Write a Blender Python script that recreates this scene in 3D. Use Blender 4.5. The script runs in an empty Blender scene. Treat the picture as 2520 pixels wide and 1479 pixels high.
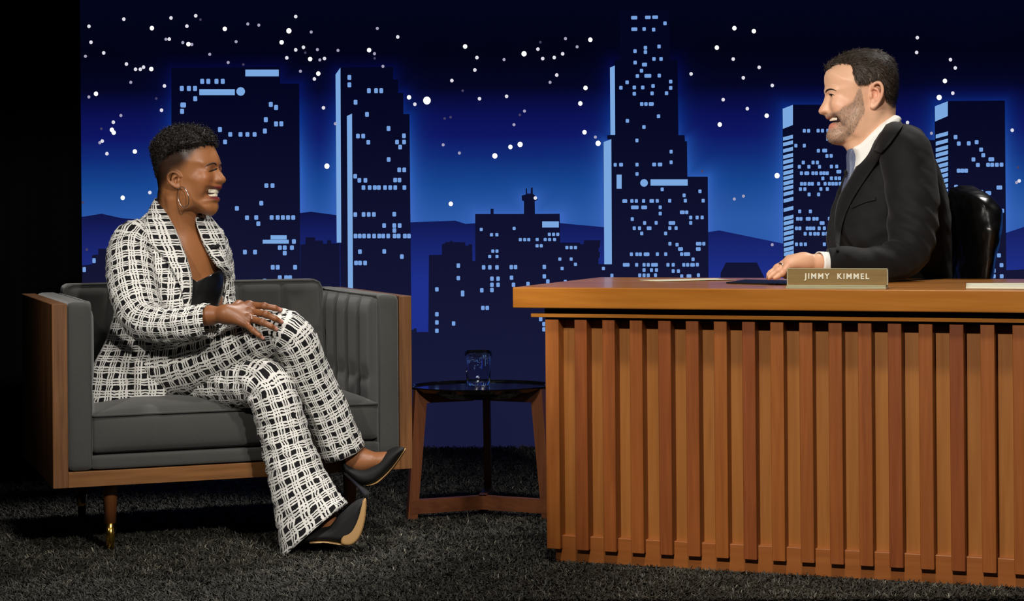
import bpy, bmesh, math, random
import numpy as np
from mathutils import Vector, Matrix, Euler

random.seed(7)
RNG = np.random.default_rng(11)
scene = bpy.context.scene
COL = scene.collection

# ------------------------------------------------------------------ camera
F = 4700.0            # focal length in pixels of the 2520x1479 frame
CX, HY = 1260.0, 522.0  # principal point (horizon row)
CAMZ = 0.93
ROLL = 0.008
cam_data = bpy.data.cameras.new('camera')
cam_data.sensor_width = 36.0
cam_data.lens = F / 2520.0 * 36.0
cam_data.shift_y = -(739.5 - HY) / 2520.0
cam_data.clip_end = 60
cam = bpy.data.objects.new('camera', cam_data)
COL.objects.link(cam)
cam.matrix_world = Matrix.Translation((0, 0, CAMZ)) @ Matrix.Rotation(math.pi / 2, 4, 'X') @ Matrix.Rotation(-ROLL, 4, 'Z')
scene.camera = cam

# ------------------------------------------------------------------ view + world
scene.view_settings.view_transform = 'Standard'
scene.view_settings.look = 'None'
scene.view_settings.exposure = 0.0
scene.view_settings.gamma = 1.0
scene.view_settings.use_curve_mapping = False
world = bpy.data.worlds.new('studio_dark')
scene.world = world
world.use_nodes = True
world.node_tree.nodes['Background'].inputs[0].default_value = (0.6, 0.7, 1.0, 1)
world.node_tree.nodes['Background'].inputs[1].default_value = 0.012

# ------------------------------------------------------------------ stage lamps, plus an added wash
def spot(name, loc, aim, watts, angle, blend=0.5, size=0.12, color=(1, 1, 1)):
    l = bpy.data.lights.new(name, 'SPOT')
    l.energy = watts; l.spot_size = math.radians(angle); l.spot_blend = blend
    l.shadow_soft_size = size; l.color = color
    o = bpy.data.objects.new(name, l); COL.objects.link(o)
    o.location = loc
    o.rotation_euler = (Vector(aim) - Vector(loc)).to_track_quat('-Z', 'Y').to_euler()
    return o
spot('host_key_lamp', (-0.9, 0.2, 3.4), (1.12, 5.1, 0.66), 790, 24, 0.4, 0.10, (1.0, 0.92, 0.82))
spot('host_face_lamp', (-2.4, 1.8, 3.0), (1.02, 5.5, 1.18), 600, 11, 0.5, 0.10, (1.0, 0.95, 0.88))
spot('guest_key_lamp', (1.5, 0.4, 3.3), (-0.85, 5.5, 0.70), 810, 19, 0.4, 0.12, (1.0, 0.94, 0.86))
spot('guest_side_lamp', (-2.6, 1.5, 3.3), (-0.45, 5.6, 0.55), 430, 21, 0.8, 0.12, (1.0, 0.95, 0.88))
spot('host_back_lamp', (2.6, 7.2, 4.2), (1.05, 5.5, 0.95), 300, 26, 0.5, 0.1, (1.0, 0.97, 0.92))
spot('guest_back_lamp', (0.1, 7.3, 4.2), (-0.95, 5.6, 0.70), 380, 26, 0.5, 0.1, (1.0, 0.97, 0.92))
spot('added_wash_lamp', (0.2, 2.6, 5.0), (-0.1, 4.5, 0.0), 620, 46, 0.7, 0.25, (1.0, 0.96, 0.9))  # added overhead fill that brightens the carpet

# ------------------------------------------------------------------ pixel helpers
def _uv(x, y):
    u, v = x - CX, y - HY
    return u - ROLL * v, v + ROLL * u
def P(x, y, Y):
    u, v = _uv(x, y)
    return Vector((u * Y / F, Y, CAMZ - v * Y / F))
def PZ(x, y, z):
    u, v = _uv(x, y)
    Y = F * (CAMZ - z) / v
    return P(x, y, Y)
def PP(x, y, pt, nrm):
    d = P(x, y, 1.0) - Vector((0, 0, CAMZ))
    o = Vector((0, 0, CAMZ))
    t = (Vector(pt) - o).dot(nrm) / d.dot(nrm)
    return o + d * t

def srgb(*c):
    out = []
    for k in c:
        k = k / 255.0
        out.append(k / 12.92 if k <= 0.04045 else ((k + 0.055) / 1.055) ** 2.4)
    return (out[0], out[1], out[2], 1.0)

# ------------------------------------------------------------------ object helpers
def empty(name, loc=(0, 0, 0), rz=0.0, parent=None):
    o = bpy.data.objects.new(name, None)
    o.empty_display_size = 0.05
    COL.objects.link(o)
    o.location = loc; o.rotation_euler = (0, 0, rz)
    if parent: o.parent = parent
    return o
def tag(o, label=None, cat=None, group=None, kind=None):
    if label: o['label'] = label
    if cat: o['category'] = cat
    if group: o['group'] = group
    if kind: o['kind'] = kind
    return o
def link_mesh(name, me, mat=None, parent=None, smooth=False):
    if mat is not None and len(me.materials) == 0: me.materials.append(mat)
    if smooth:
        me.polygons.foreach_set('use_smooth', np.ones(len(me.polygons), dtype=bool))
    o = bpy.data.objects.new(name, me)
    COL.objects.link(o)
    if parent: o.parent = parent
    return o
def pymesh(name, verts, faces, mat=None, parent=None, smooth=False):
    me = bpy.data.meshes.new(name)
    me.from_pydata([tuple(v) for v in verts], [], [tuple(int(i) for i in f) for f in faces])
    me.update()
    return link_mesh(name, me, mat, parent, smooth)
def quadmesh(name, V, Q, mat=None, parent=None, smooth=True, uv=None):
    """fast numpy mesh; V (n,3), Q (m,4) or (m,3); uv (m,k,2)"""
    V = np.ascontiguousarray(V, dtype=np.float32); Q = np.ascontiguousarray(Q, dtype=np.int32)
    k = Q.shape[1]
    me = bpy.data.meshes.new(name)
    me.vertices.add(len(V)); me.vertices.foreach_set('co', V.ravel())
    me.loops.add(Q.size); me.loops.foreach_set('vertex_index', Q.ravel())
    me.polygons.add(len(Q))
    me.polygons.foreach_set('loop_start', np.arange(0, Q.size, k, dtype=np.int32))
    try:
        me.polygons.foreach_set('loop_total', np.full(len(Q), k, dtype=np.int32))
    except Exception:
        pass
    me.update(calc_edges=True)
    if uv is not None:
        l = me.uv_layers.new(name='UVMap')
        l.data.foreach_set('uv', np.ascontiguousarray(uv, dtype=np.float32).ravel())
    me.validate()
    return link_mesh(name, me, mat, parent, smooth)
def box(name, x0, x1, y0, y1, z0, z1, mat, parent=None, bevel=0.0, seg=2):
    bm = bmesh.new()
    bmesh.ops.create_cube(bm, size=1)
    bmesh.ops.scale(bm, vec=(x1 - x0, y1 - y0, z1 - z0), verts=bm.verts)
    bmesh.ops.translate(bm, vec=((x0 + x1) / 2, (y0 + y1) / 2, (z0 + z1) / 2), verts=bm.verts)
    if bevel > 0:
        bmesh.ops.bevel(bm, geom=list(bm.edges), offset=bevel, segments=seg, profile=0.5, affect='EDGES')
    me = bpy.data.meshes.new(name); bm.to_mesh(me); bm.free()
    return link_mesh(name, me, mat, parent, False)
def plate(name, poly, y0, y1, mat, parent=None):
    """polygon in (x,z) extruded from y0 (front) to y1 (back)"""
    bm = bmesh.new()
    a = [bm.verts.new((p[0], y0, p[1])) for p in poly]
    f = bm.faces.new(a)
    r = bmesh.ops.extrude_face_region(bm, geom=[f])
    vs = [g for g in r['geom'] if isinstance(g, bmesh.types.BMVert)]
    bmesh.ops.translate(bm, vec=(0, y1 - y0, 0), verts=vs)
    bmesh.ops.triangulate(bm, faces=[g for g in bm.faces if len(g.verts) > 4])
    bmesh.ops.recalc_face_normals(bm, faces=bm.faces)
    me = bpy.data.meshes.new(name); bm.to_mesh(me); bm.free()
    return link_mesh(name, me, mat, parent, False)
def lathe(name, prof, n, mat, parent=None, center=(0, 0, 0), smooth=True):
    V, Q = [], []
    for i in range(n):
        a = 2 * math.pi * i / n
        for r, z in prof:
            V.append((center[0] + r * math.cos(a), center[1] + r * math.sin(a), center[2] + z))
    m = len(prof)
    for i in range(n):
        j = (i + 1) % n
        for k in range(m - 1):
            Q.append((i * m + k, j * m + k, j * m + k + 1, i * m + k + 1))
    return quadmesh(name, np.array(V), np.array(Q), mat, parent, smooth)
def catmull(pts, n):
    """smooth resampling of rows of numbers"""
    pts = np.asarray(pts, float)
    ext = np.vstack([2 * pts[0] - pts[1], pts, 2 * pts[-1] - pts[-2]])
    out = []
    m = len(pts) - 1
    for t in np.linspace(0, m, n):
        i = min(int(t), m - 1); f = t - i
        p0, p1, p2, p3 = ext[i], ext[i + 1], ext[i + 2], ext[i + 3]
        out.append(0.5 * ((2 * p1) + (-p0 + p2) * f + (2 * p0 - 5 * p1 + 4 * p2 - p3) * f * f + (-p0 + 3 * p1 - 3 * p2 + p3) * f ** 3))
    return np.array(out)
def tube(name, pts, rad, mat, parent=None, n=8, closed=False, smooth=True):
    pts = np.asarray(pts, float); m = len(pts)
    rad = np.full(m, rad) if np.isscalar(rad) else np.asarray(rad, float)
    if closed:
        T = np.roll(pts, -1, 0) - np.roll(pts, 1, 0)
    else:
        T = np.gradient(pts, axis=0)
    T /= np.linalg.norm(T, axis=1)[:, None] + 1e-12
    up = np.array([0, 0, 1.0]) if abs(T[0][2]) < 0.9 else np.array([0, 1.0, 0])
    N = np.zeros_like(pts); prev = np.cross(np.cross(T[0], up), T[0])
    for i in range(m):
        v = prev - T[i] * prev.dot(T[i]); v /= np.linalg.norm(v) + 1e-12
        N[i] = v; prev = v
    B = np.cross(T, N)
    a = np.linspace(0, 2 * np.pi, n, endpoint=False)
    V = pts[:, None, :] + rad[:, None, None] * (np.cos(a)[None, :, None] * N[:, None, :] + np.sin(a)[None, :, None] * B[:, None, :])
    Q = []
    for i in range(m if closed else m - 1):
        j = (i + 1) % m
        for k in range(n):
            l = (k + 1) % n
            Q.append((i * n + k, i * n + l, j * n + l, j * n + k))
    V = V.reshape(-1, 3)
    if not closed:
        V = np.vstack([V, pts[0], pts[-1]])
        c0, c1 = len(V) - 2, len(V) - 1
        for k in range(n):
            l = (k + 1) % n
            Q.append((c0, l, k, k)); Q.append((c1, (m - 1) * n + k, (m - 1) * n + l, (m - 1) * n + l))
        faces = [tuple(q) if q[2] != q[3] else tuple(q[:3]) for q in Q]
        return pymesh(name, V, faces, mat, parent, smooth)
    return quadmesh(name, V, np.array(Q), mat, parent, smooth)

def grid_box(nx, ny, nz):
    """unit cube [-1,1]^3 surface as a welded grid"""
    idx, V, Q = {}, [], []
    def vid(i, j, k):
        key = (i, j, k)
        if key not in idx:
            idx[key] = len(V); V.append((2 * i / nx - 1, 2 * j / ny - 1, 2 * k / nz - 1))
        return idx[key]
    for i in range(nx):
        for j in range(ny):
            Q.append((vid(i, j, 0), vid(i, j + 1, 0), vid(i + 1, j + 1, 0), vid(i + 1, j, 0)))
            Q.append((vid(i, j, nz), vid(i + 1, j, nz), vid(i + 1, j + 1, nz), vid(i, j + 1, nz)))
    for i in range(nx):
        for k in range(nz):
            Q.append((vid(i, 0, k), vid(i + 1, 0, k), vid(i + 1, 0, k + 1), vid(i, 0, k + 1)))
            Q.append((vid(i, ny, k), vid(i, ny, k + 1), vid(i + 1, ny, k + 1), vid(i + 1, ny, k)))
    for j in range(ny):
        for k in range(nz):
            Q.append((vid(0, j, k), vid(0, j, k + 1), vid(0, j + 1, k + 1), vid(0, j + 1, k)))
            Q.append((vid(nx, j, k), vid(nx, j + 1, k), vid(nx, j + 1, k + 1), vid(nx, j, k + 1)))
    return np.array(V, float), np.array(Q)
def soft_box(name, lo, hi, r, n, mat, parent, fn=None):
    """rounded box with optional displacement fn(unit (-1..1) coords, pos) -> pos"""
    lo, hi = np.array(lo, float), np.array(hi, float)
    U, Q = grid_box(*n)
    h = (hi - lo) / 2; c = (hi + lo) / 2
    p = U * h
    inner = np.clip(p, -(h - r), h - r)
    d = p - inner
    ln = np.linalg.norm(d, axis=1)[:, None]
    p = np.where(ln > 1e-9, inner + r * d / np.maximum(ln, 1e-9), p)
    p = p + c
    if fn is not None: p = fn(U, p)
    return quadmesh(name, p, Q, mat, parent, True)

# ------------------------------------------------------------------ material helpers
class NT:
    def __init__(self, name):
        self.mat = bpy.data.materials.new(name); self.mat.use_nodes = True
        self.t = self.mat.node_tree; self.n = self.t.nodes; self.l = self.t.links
        self.b = self.n['Principled BSDF']
    def node(self, typ, **kw):
        x = self.n.new(typ)
        for k, v in kw.items(): setattr(x, k, v)
        return x
    def put(self, sock, val):
        if hasattr(val, 'is_output') or isinstance(val, bpy.types.NodeSocket): self.l.new(val, sock)
        else: sock.default_value = val
    def m(self, op, a, b=None, c=None, clamp=False):
        x = self.node('ShaderNodeMath', operation=op, use_clamp=clamp)
        self.put(x.inputs[0], a)
        if b is not None: self.put(x.inputs[1], b)
        if c is not None: self.put(x.inputs[2], c)
        return x.outputs[0]
    def mix(self, f, a, b, blend='MIX'):
        x = self.node('ShaderNodeMix', data_type='RGBA', blend_type=blend)
        self.put(x.inputs[0], f); self.put(x.inputs[6], a); self.put(x.inputs[7], b)
        return x.outputs[2]
    def ramp(self, f, stops):
        x = self.node('ShaderNodeValToRGB')
        e = x.color_ramp.elements
        while len(e) < len(stops): e.new(0.5)
        for k, (p, c) in enumerate(stops):
            e[k].position = p; e[k].color = c if len(c) == 4 else (*c, 1)
        self.put(x.inputs[0], f)
        return x.outputs[0]
    def coord(self, which='Object', scale=(1, 1, 1), rot=(0, 0, 0)):
        tc = self.node('ShaderNodeTexCoord'); mp = self.node('ShaderNodeMapping')
        self.l.new(tc.outputs[which], mp.inputs[0])
        mp.inputs['Scale'].default_value = scale; mp.inputs['Rotation'].default_value = rot
        return mp.outputs[0]
    def noise(self, vec, scale=5, detail=3, rough=0.5, dist=0.0):
        x = self.node('ShaderNodeTexNoise')
        if vec is not None: self.l.new(vec, x.inputs['Vector'])
        x.inputs['Scale'].default_value = scale; x.inputs['Detail'].default_value = detail
        x.inputs['Roughness'].default_value = rough; x.inputs['Distortion'].default_value = dist
        return x.outputs['Fac']
    def bump(self, h, strength=0.3, dist=0.002):
        x = self.node('ShaderNodeBump')
        x.inputs['Strength'].default_value = strength; x.inputs['Distance'].default_value = dist
        self.l.new(h, x.inputs['Height']); self.l.new(x.outputs[0], self.b.inputs['Normal'])
    def set(self, **kw):
        names = {'color': 'Base Color', 'rough': 'Roughness', 'metal': 'Metallic', 'spec': 'Specular IOR Level',
                 'coat': 'Coat Weight', 'coat_rough': 'Coat Roughness', 'emit': 'Emission Color', 'emit_s': 'Emission Strength',
                 'trans': 'Transmission Weight', 'ior': 'IOR', 'sheen': 'Sheen Weight', 'sss': 'Subsurface Weight'}
        for k, v in kw.items(): self.put(self.b.inputs[names[k]], v)
        return self
def plain(name, color, rough=0.5, **kw):
    t = NT(name); t.set(color=color, rough=rough, **kw)
    nz = t.noise(t.coord('Object'), 40, 2)
    t.put(t.b.inputs['Roughness'], t.m('ADD', rough - 0.04, t.m('MULTIPLY', nz, 0.08)))
    return t.mat
def wood(name, c1, c2, axis='z', rough=0.4, scale=1.0, vary=0.0, coat=0.0, c3=None):
    t = NT(name)
    s = {'x': (1.2, 22, 22), 'y': (22, 1.2, 22), 'z': (22, 22, 1.2)}[axis]
    s = tuple(k * scale for k in s)
    vec = t.coord('Object', s)
    if vary:
        oi = t.node('ShaderNodeObjectInfo')
        add = t.node('ShaderNodeVectorMath', operation='ADD')
        cmb = t.node('ShaderNodeCombineXYZ')
        t.l.new(t.m('MULTIPLY', oi.outputs['Random'], 37.0), cmb.inputs[0]); t.l.new(t.m('MULTIPLY', oi.outputs['Random'], 91.0), cmb.inputs[2])
        t.l.new(vec, add.inputs[0]); t.l.new(cmb.outputs[0], add.inputs[1]); vec = add.outputs[0]
    n1 = t.noise(vec, 1.0, 4, 0.6, 1.2)
    n2 = t.noise(vec, 5.0, 3, 0.5, 0.3)
    f = t.m('ADD', t.m('MULTIPLY', n1, 0.7), t.m('MULTIPLY', n2, 0.3))
    colr = t.ramp(f, [(0.32, c1), (0.68, c2)])
    if vary:
        hs = t.node('ShaderNodeHueSaturation')
        t.l.new(colr, hs.inputs['Color'])
        hs.inputs['Hue'].default_value = 0.5
        t.l.new(t.m('ADD', 0.5 - vary * 0.02, t.m('MULTIPLY', oi.outputs['Random'], vary * 0.04)), hs.inputs['Hue'])
        t.l.new(t.m('ADD', 1.0 - vary * 0.75, t.m('MULTIPLY', oi.outputs['Random'], vary * 1.1)), hs.inputs['Value'])
        colr = hs.outputs[0]
    t.set(color=colr, rough=t.m('ADD', rough - 0.08, t.m('MULTIPLY', n2, 0.16)), coat=coat, coat_rough=0.12)
    t.bump(f, 0.12, 0.001)
    return t.mat
def emissive(name, color, strength=1.0):
    t = NT(name)
    nz = t.noise(t.coord('Object'), 300, 1)
    c = t.mix(t.m('MULTIPLY', nz, 0.15), color, (color[0] * .8, color[1] * .85, color[2] * .95, 1))
    t.set(color=(0, 0, 0, 1), emit=c, emit_s=strength, rough=0.7, spec=0.1)
    return t.mat
# ================================================================== the setting
YB = F * CAMZ / 575.0          # distance of the painted city drop
t = NT('dark_studio_floor')
nz = t.noise(t.coord('Object'), 18, 4)
t.set(color=t.mix(nz, srgb(16, 16, 14), srgb(26, 26, 23)), rough=0.9, spec=0.15)
M_floor = t.mat
fl = box('floor', -5.5, 5.5, -1.5, 10.5, -0.08, -0.02, M_floor)
tag(fl, 'dark studio floor under the shag carpet', None, None, 'structure')

t = NT('black_drape')
wv = t.noise(t.coord('Object', (9, 1, 0.15)), 4, 2)
t.set(color=t.mix(wv, srgb(3, 3, 3), srgb(9, 9, 10)), rough=0.95, spec=0.05)
M_black_drape = t.mat
wa = PZ(-260, 1220, 0); wb = PZ(206, 1163, 0)
d = (wb - wa); ang = math.atan2(d.y, d.x)
wl = empty('wall_left', (wb.x, wb.y, 0), ang)
tag(wl, 'black masking flat at the left edge of the city backdrop', None, None, 'structure')
Lw = 2.6
bm = bmesh.new()
N = 60
rows = []
for z in (-0.02, 3.2):
    rows.append([bm.verts.new((-Lw + Lw * i / N, 0.012 * math.sin(i * 1.9) * (0 if i == N else 1) + 0.0, z)) for i in range(N + 1)])
    rows.append([bm.verts.new((-Lw + Lw * i / N, 0.04 + 0.012 * math.sin(i * 1.9) * (0 if i == N else 1), z)) for i in range(N + 1)])
for i in range(N):
    bm.faces.new((rows[0][i], rows[0][i + 1], rows[2][i + 1], rows[2][i]))
    bm.faces.new((rows[1][i + 1], rows[1][i], rows[3][i], rows[3][i + 1]))
    bm.faces.new((rows[2][i], rows[2][i + 1], rows[3][i + 1], rows[3][i]))
bm.faces.new((rows[0][N], rows[1][N], rows[3][N], rows[2][N]))
bmesh.ops.recalc_face_normals(bm, faces=bm.faces)
me = bpy.data.meshes.new('drape'); bm.to_mesh(me); bm.free()
link_mesh('drape', me, M_black_drape, wl, True)
box('base_strip', -Lw, 0.0, -0.03, -0.018, -0.015, 0.012, plain('black_gloss_strip', srgb(20, 20, 22), 0.25), wl)

# ------------------------------------------------------------------ city backdrop
bd = empty('city_backdrop', (0, YB, 0))
tag(bd, 'backlit night city skyline drop with glowing windows and star lights behind the stage', 'backdrop')
def BX(x, y):
    p = P(x, y, YB); return (p.x, p.z)
# silhouettes in photo pixels
A_poly = [(423, 1120), (423, 167), (690, 165), (690, 206), (737, 206), (742, 1120)]
B_poly = [(842, 1120), (838, 597), (829, 597), (826, 184), (838, 166), (968, 165), (968, 196), (980, 196), (980, 229), (993, 229), (993, 281), (1008, 281), (1013, 818), (1016, 1120)]
C_poly = [(1470, 1120), (1472, 652), (1487, 652), (1484, 352), (1504, 343), (1494, 343), (1494, 333), (1501, 333), (1500, 168), (1512, 162), (1512, 148), (1525, 148), (1525, 25), (1646, 25), (1648, 148), (1667, 148), (1669, 333), (1684, 333), (1685, 348), (1690, 348), (1691, 435), (1741, 435), (1746, 1120)]
_z4 = [(85, 1428), (165, 1430), (170, 730), (288, 728), (288, 630), (315, 625), (320, 612), (357, 612), (370, 597), (390, 612), (500, 615), (500, 645), (530, 645), (530, 632), (562, 632), (565, 785), (592, 785), (590, 357),
       (730, 357), (730, 310), (757, 310), (757, 357), (1033, 357), (1033, 240), (1015, 235), (1012, 190), (1050, 180), (1050, 125), (1060, 125), (1062, 172), (1094, 172), (1097, 118), (1112, 118), (1114, 175), (1130, 185), (1158, 228), (1131, 242), (1133, 357), (1358, 355), (1362, 617), (1540, 617), (1545, 632), (1576, 632), (1578, 597), (1727, 595), (1722, 660), (1712, 665), (1712, 700), (1725, 705), (1720, 755), (1710, 760), (1710, 812), (1790, 814)]
D_poly = [(1033, 1120)] + [(1010 + x / 3.698, 430 + y / 3.698) for x, y in _z4] + [(1494, 1120)]
E_poly = [(1929, 1120), (1925, 268), (1950, 258), (2086, 258), (2091, 1120)]
F_poly = [(2304, 1120), (2299, 262), (2331, 249), (2471, 248), (2478, 1120)]
G_poly = [(1772, 1120), (1773, 672), (1786, 646), (1862, 646), (1884, 690), (1890, 1120)]
H_poly = [(190, 1120), (190, 655), (228, 650), (228, 628), (243, 626), (243, 612), (276, 612), (276, 640), (430, 640), (430, 1120)]
I_poly = [(738, 1120), (740, 602), (752, 601), (753, 584), (776, 584), (776, 592), (794, 592), (796, 600), (805, 600), (806, 591), (815, 591), (816, 599), (830, 599), (836, 597), (842, 1120)]
J_poly = [(1010, 1120), (1010, 812), (1018, 811), (1019, 808), (1025, 808), (1026, 817), (1040, 817), (1040, 1120)]
K_poly = [(2090, 1120), (2090, 340), (2306, 345), (2306, 1120)]
Lx_poly = [(2474, 1120), (2474, 665), (2540, 662), (2540, 600), (2700, 600), (2700, 1120)]

# --- sky print: gradient plus airbrushed rim around the towers
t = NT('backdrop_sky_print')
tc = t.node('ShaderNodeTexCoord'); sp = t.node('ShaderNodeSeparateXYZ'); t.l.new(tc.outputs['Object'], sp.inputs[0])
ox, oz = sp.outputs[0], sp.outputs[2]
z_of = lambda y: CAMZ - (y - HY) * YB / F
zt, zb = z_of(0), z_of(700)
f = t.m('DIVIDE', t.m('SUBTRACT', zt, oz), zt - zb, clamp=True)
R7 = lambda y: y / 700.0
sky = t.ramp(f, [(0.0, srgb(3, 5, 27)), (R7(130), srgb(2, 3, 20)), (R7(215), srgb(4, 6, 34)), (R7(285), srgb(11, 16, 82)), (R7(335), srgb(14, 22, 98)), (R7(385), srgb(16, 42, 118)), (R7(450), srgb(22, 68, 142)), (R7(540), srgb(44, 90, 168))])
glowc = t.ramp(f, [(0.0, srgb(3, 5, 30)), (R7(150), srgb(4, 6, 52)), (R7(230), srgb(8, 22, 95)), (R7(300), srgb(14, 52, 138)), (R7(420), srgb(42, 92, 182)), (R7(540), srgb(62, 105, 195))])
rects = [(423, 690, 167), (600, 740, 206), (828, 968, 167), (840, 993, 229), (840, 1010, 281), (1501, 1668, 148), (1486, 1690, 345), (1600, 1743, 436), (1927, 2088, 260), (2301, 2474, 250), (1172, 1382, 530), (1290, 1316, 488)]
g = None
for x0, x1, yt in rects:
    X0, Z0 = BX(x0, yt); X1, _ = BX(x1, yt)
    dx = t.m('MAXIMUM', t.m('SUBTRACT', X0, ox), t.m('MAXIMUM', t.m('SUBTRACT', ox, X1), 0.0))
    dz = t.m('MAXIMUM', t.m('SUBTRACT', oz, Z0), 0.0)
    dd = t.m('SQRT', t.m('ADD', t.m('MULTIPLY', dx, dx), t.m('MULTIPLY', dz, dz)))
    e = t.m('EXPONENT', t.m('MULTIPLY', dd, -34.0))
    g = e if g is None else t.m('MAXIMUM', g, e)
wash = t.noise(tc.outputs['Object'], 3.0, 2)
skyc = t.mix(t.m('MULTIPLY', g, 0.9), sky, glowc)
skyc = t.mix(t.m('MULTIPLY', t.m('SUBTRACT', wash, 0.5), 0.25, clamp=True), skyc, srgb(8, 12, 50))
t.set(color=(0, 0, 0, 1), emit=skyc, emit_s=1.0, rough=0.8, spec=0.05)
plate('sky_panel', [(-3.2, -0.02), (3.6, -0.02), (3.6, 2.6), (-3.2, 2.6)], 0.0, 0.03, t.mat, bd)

# --- hill print, and towers that lighten towards the bottom
def fade(name, ytop, ybot, ctop, cbot):
    t = NT(name)
    tc = t.node('ShaderNodeTexCoord'); sp = t.node('ShaderNodeSeparateXYZ'); t.l.new(tc.outputs['Object'], sp.inputs[0])
    f = t.m('DIVIDE', t.m('SUBTRACT', z_of(ytop), sp.outputs[2]), z_of(ytop) - z_of(ybot), clamp=True)
    nz = t.noise(tc.outputs['Object'], 220, 1)
    c = t.ramp(f, [(0, ctop), (1, cbot)])
    c = t.mix(t.m('MULTIPLY', nz, 0.1), c, (0, 0, 0, 1))
    t.set(color=(0, 0, 0, 1), emit=c, emit_s=1.0, rough=0.75, spec=0.08)
    return t.mat
M_hill = fade('backdrop_hill_print', 520, 690, srgb(16, 20, 70), srgb(30, 48, 140))
M_bld = fade('backdrop_tower_fade', 200, 1000, srgb(4, 6, 33), srgb(25, 27, 60))
M_win = emissive('backdrop_window_print', srgb(118, 160, 222))
M_strip = emissive('backdrop_lit_edge_print', srgb(124, 168, 224))
ridge = [(160, 536), (207, 533), (250, 526), (300, 537), (420, 545), (600, 520), (741, 524), (765, 521), (832, 530), (900, 545), (1013, 547), (1120, 543), (1146, 551), (1175, 549), (1378, 549), (1486, 559), (1600, 575), (1744, 571), (1770, 567), (1925, 599), (2200, 600), (2400, 590), (2476, 573), (2530, 555), (2640, 540)]
hp = [BX(x, y) for x, y in ridge]
plate('hill_ridge', [(hp[0][0], -0.02)] + hp + [(hp[-1][0], -0.02)], -0.004, 0.002, M_hill, bd)

def building(poly, off):
    p = []
    for x, y in poly:
        q = BX(x, y)
        p.append((q[0], -0.02 if y >= 1119 else q[1]))
    return plate('building', p, -off, -off + 0.003, M_bld, bd)
bld = {}
for key, poly, off in (('Z', [(150, 1120), (150, 822), (2720, 822), (2720, 1120)], .006), ('H', H_poly, .008), ('I', I_poly, .008), ('J', J_poly, .008), ('K', K_poly, .007), ('L', Lx_poly, .008), ('G', G_poly, .008), ('A', A_poly, .012), ('B', B_poly, .0125), ('D', D_poly, .0135), ('C', C_poly, .012), ('E', E_poly, .012), ('F', F_poly, .012)):
    bld[key] = (building(poly, off), off)
_winmesh = {}
def window(key, x, y, w, h):
    o, off = bld[key]
    kk = (round(w, 1), round(h, 1))
    if kk not in _winmesh:
        s = YB / F
        bm = bmesh.new()
        bmesh.ops.create_cube(bm, size=1)
        bmesh.ops.scale(bm, vec=(w * s, 0.002, h * s), verts=bm.verts)
        vert = [e for e in bm.edges if abs(e.verts[0].co.y - e.verts[1].co.y) > 1e-4]
        bmesh.ops.bevel(bm, geom=vert, offset=min(w, h) * s * 0.16, segments=1, profile=0.5, affect='EDGES')
        me = bpy.data.meshes.new('window'); bm.to_mesh(me); bm.free(); me.materials.append(M_win)
        _winmesh[kk] = me
    q = BX(x, y)
    wn = bpy.data.objects.new('window', _winmesh[kk]); COL.objects.link(wn)
    wn.parent = o; wn.location = (q[0], -off - 0.0008, q[1])
def wins(key, ox, oy, sc, w, h, lst):
    for it in lst:
        ww = it[2] if len(it) > 2 else w
        hh = it[3] if len(it) > 3 else h
        window(key, ox + it[0] / sc, oy + it[1] / sc, ww / sc * 0.92, hh / sc * 0.92)
def lit(key, poly):
    o, off = bld[key]
    plate('lit_edge', [BX(x, y) for x, y in poly], -off - 0.002, -off - 0.0002, M_strip, o)
def disc(key, x, y, r):
    lit(key, [(x + r * math.cos(a * math.pi / 12), y + r * math.sin(a * math.pi / 12)) for a in range(24)])
def rect(key, x0, y0, x1, y1): lit(key, [(x0, y0), (x1, y0), (x1, y1), (x0, y1)])

wins('A', 200, 0, 4.482, 46, 60, [(1340, 900), (1407, 900), (1497, 900), (1566, 900), (1115, 978), (1193, 978), (1261, 978), (1263, 1091), (1130, 1160, 66), (1118, 1230), (2095, 1154), (2153, 1187), (2040, 1322), (2153, 1368), (2211, 1367), (2030, 1447), (1535, 1430)])
rect('A', 605, 172, 687, 188.5); rect('A', 492, 220, 579, 234.7); disc('A', 593.5, 225.6, 10.5)
wins('A', 520, 300, 3.698, 38, 45, [(177, 115), (270, 115), (333, 115), (398, 115), (130, 183), (505, 580), (561, 580), (459, 740), (237, 787), (329, 872), (413, 870), (432, 926), (553, 870), (608, 870), (655, 870), (702, 870), (749, 870), (755, 1088), (627, 1144), (672, 1144), (737, 1144), (672, 1193), (310, 1184), (402, 1184), (563, 1322), (608, 1322), (766, 1322), (627, 1416), (685, 1416), (720, 1416), (490, 1447), (800, 1447)])
rect('A', 667, 579, 706.5, 589.2); rect('A', 647.6, 589.8, 711.5, 599.3)
wins('B', 520, 300, 3.698, 36, 45, [(1615, 63), (1337, 130), (1385, 130), (1431, 186), (1755, 128), (1692, 184), (1756, 184), (1720, 230), (1616, 343), (1712, 437), (1758, 437), (1312, 495), (1350, 532), (1405, 532), (1675, 530), (1714, 530), (1387, 598), (1443, 598), (1490, 598), (1527, 598), (1583, 598), (1630, 598), (1676, 598), (1759, 598), (1313, 843), (1388, 842), (1435, 842), (1482, 842), (1667, 840), (1575, 943), (1667, 943), (1716, 943), (1668, 988), (1315, 1038), (1353, 1038), (1392, 1038), (1436, 1038), (1484, 1038), (1530, 1038), (1567, 1038), (1612, 1038), (1670, 1038), (1707, 1038), (1763, 1038), (1800, 1038), (1355, 1180), (1576, 1178), (1736, 1225), (1320, 1283), (1356, 1283), (1402, 1283)])
wins('B', 740, 0, 4.482, 44, 58, [(540, 857), (540, 938), (755, 1003), (834, 1003), (891, 1003), (608, 1130), (734, 1263), (971, 1419)])
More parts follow.
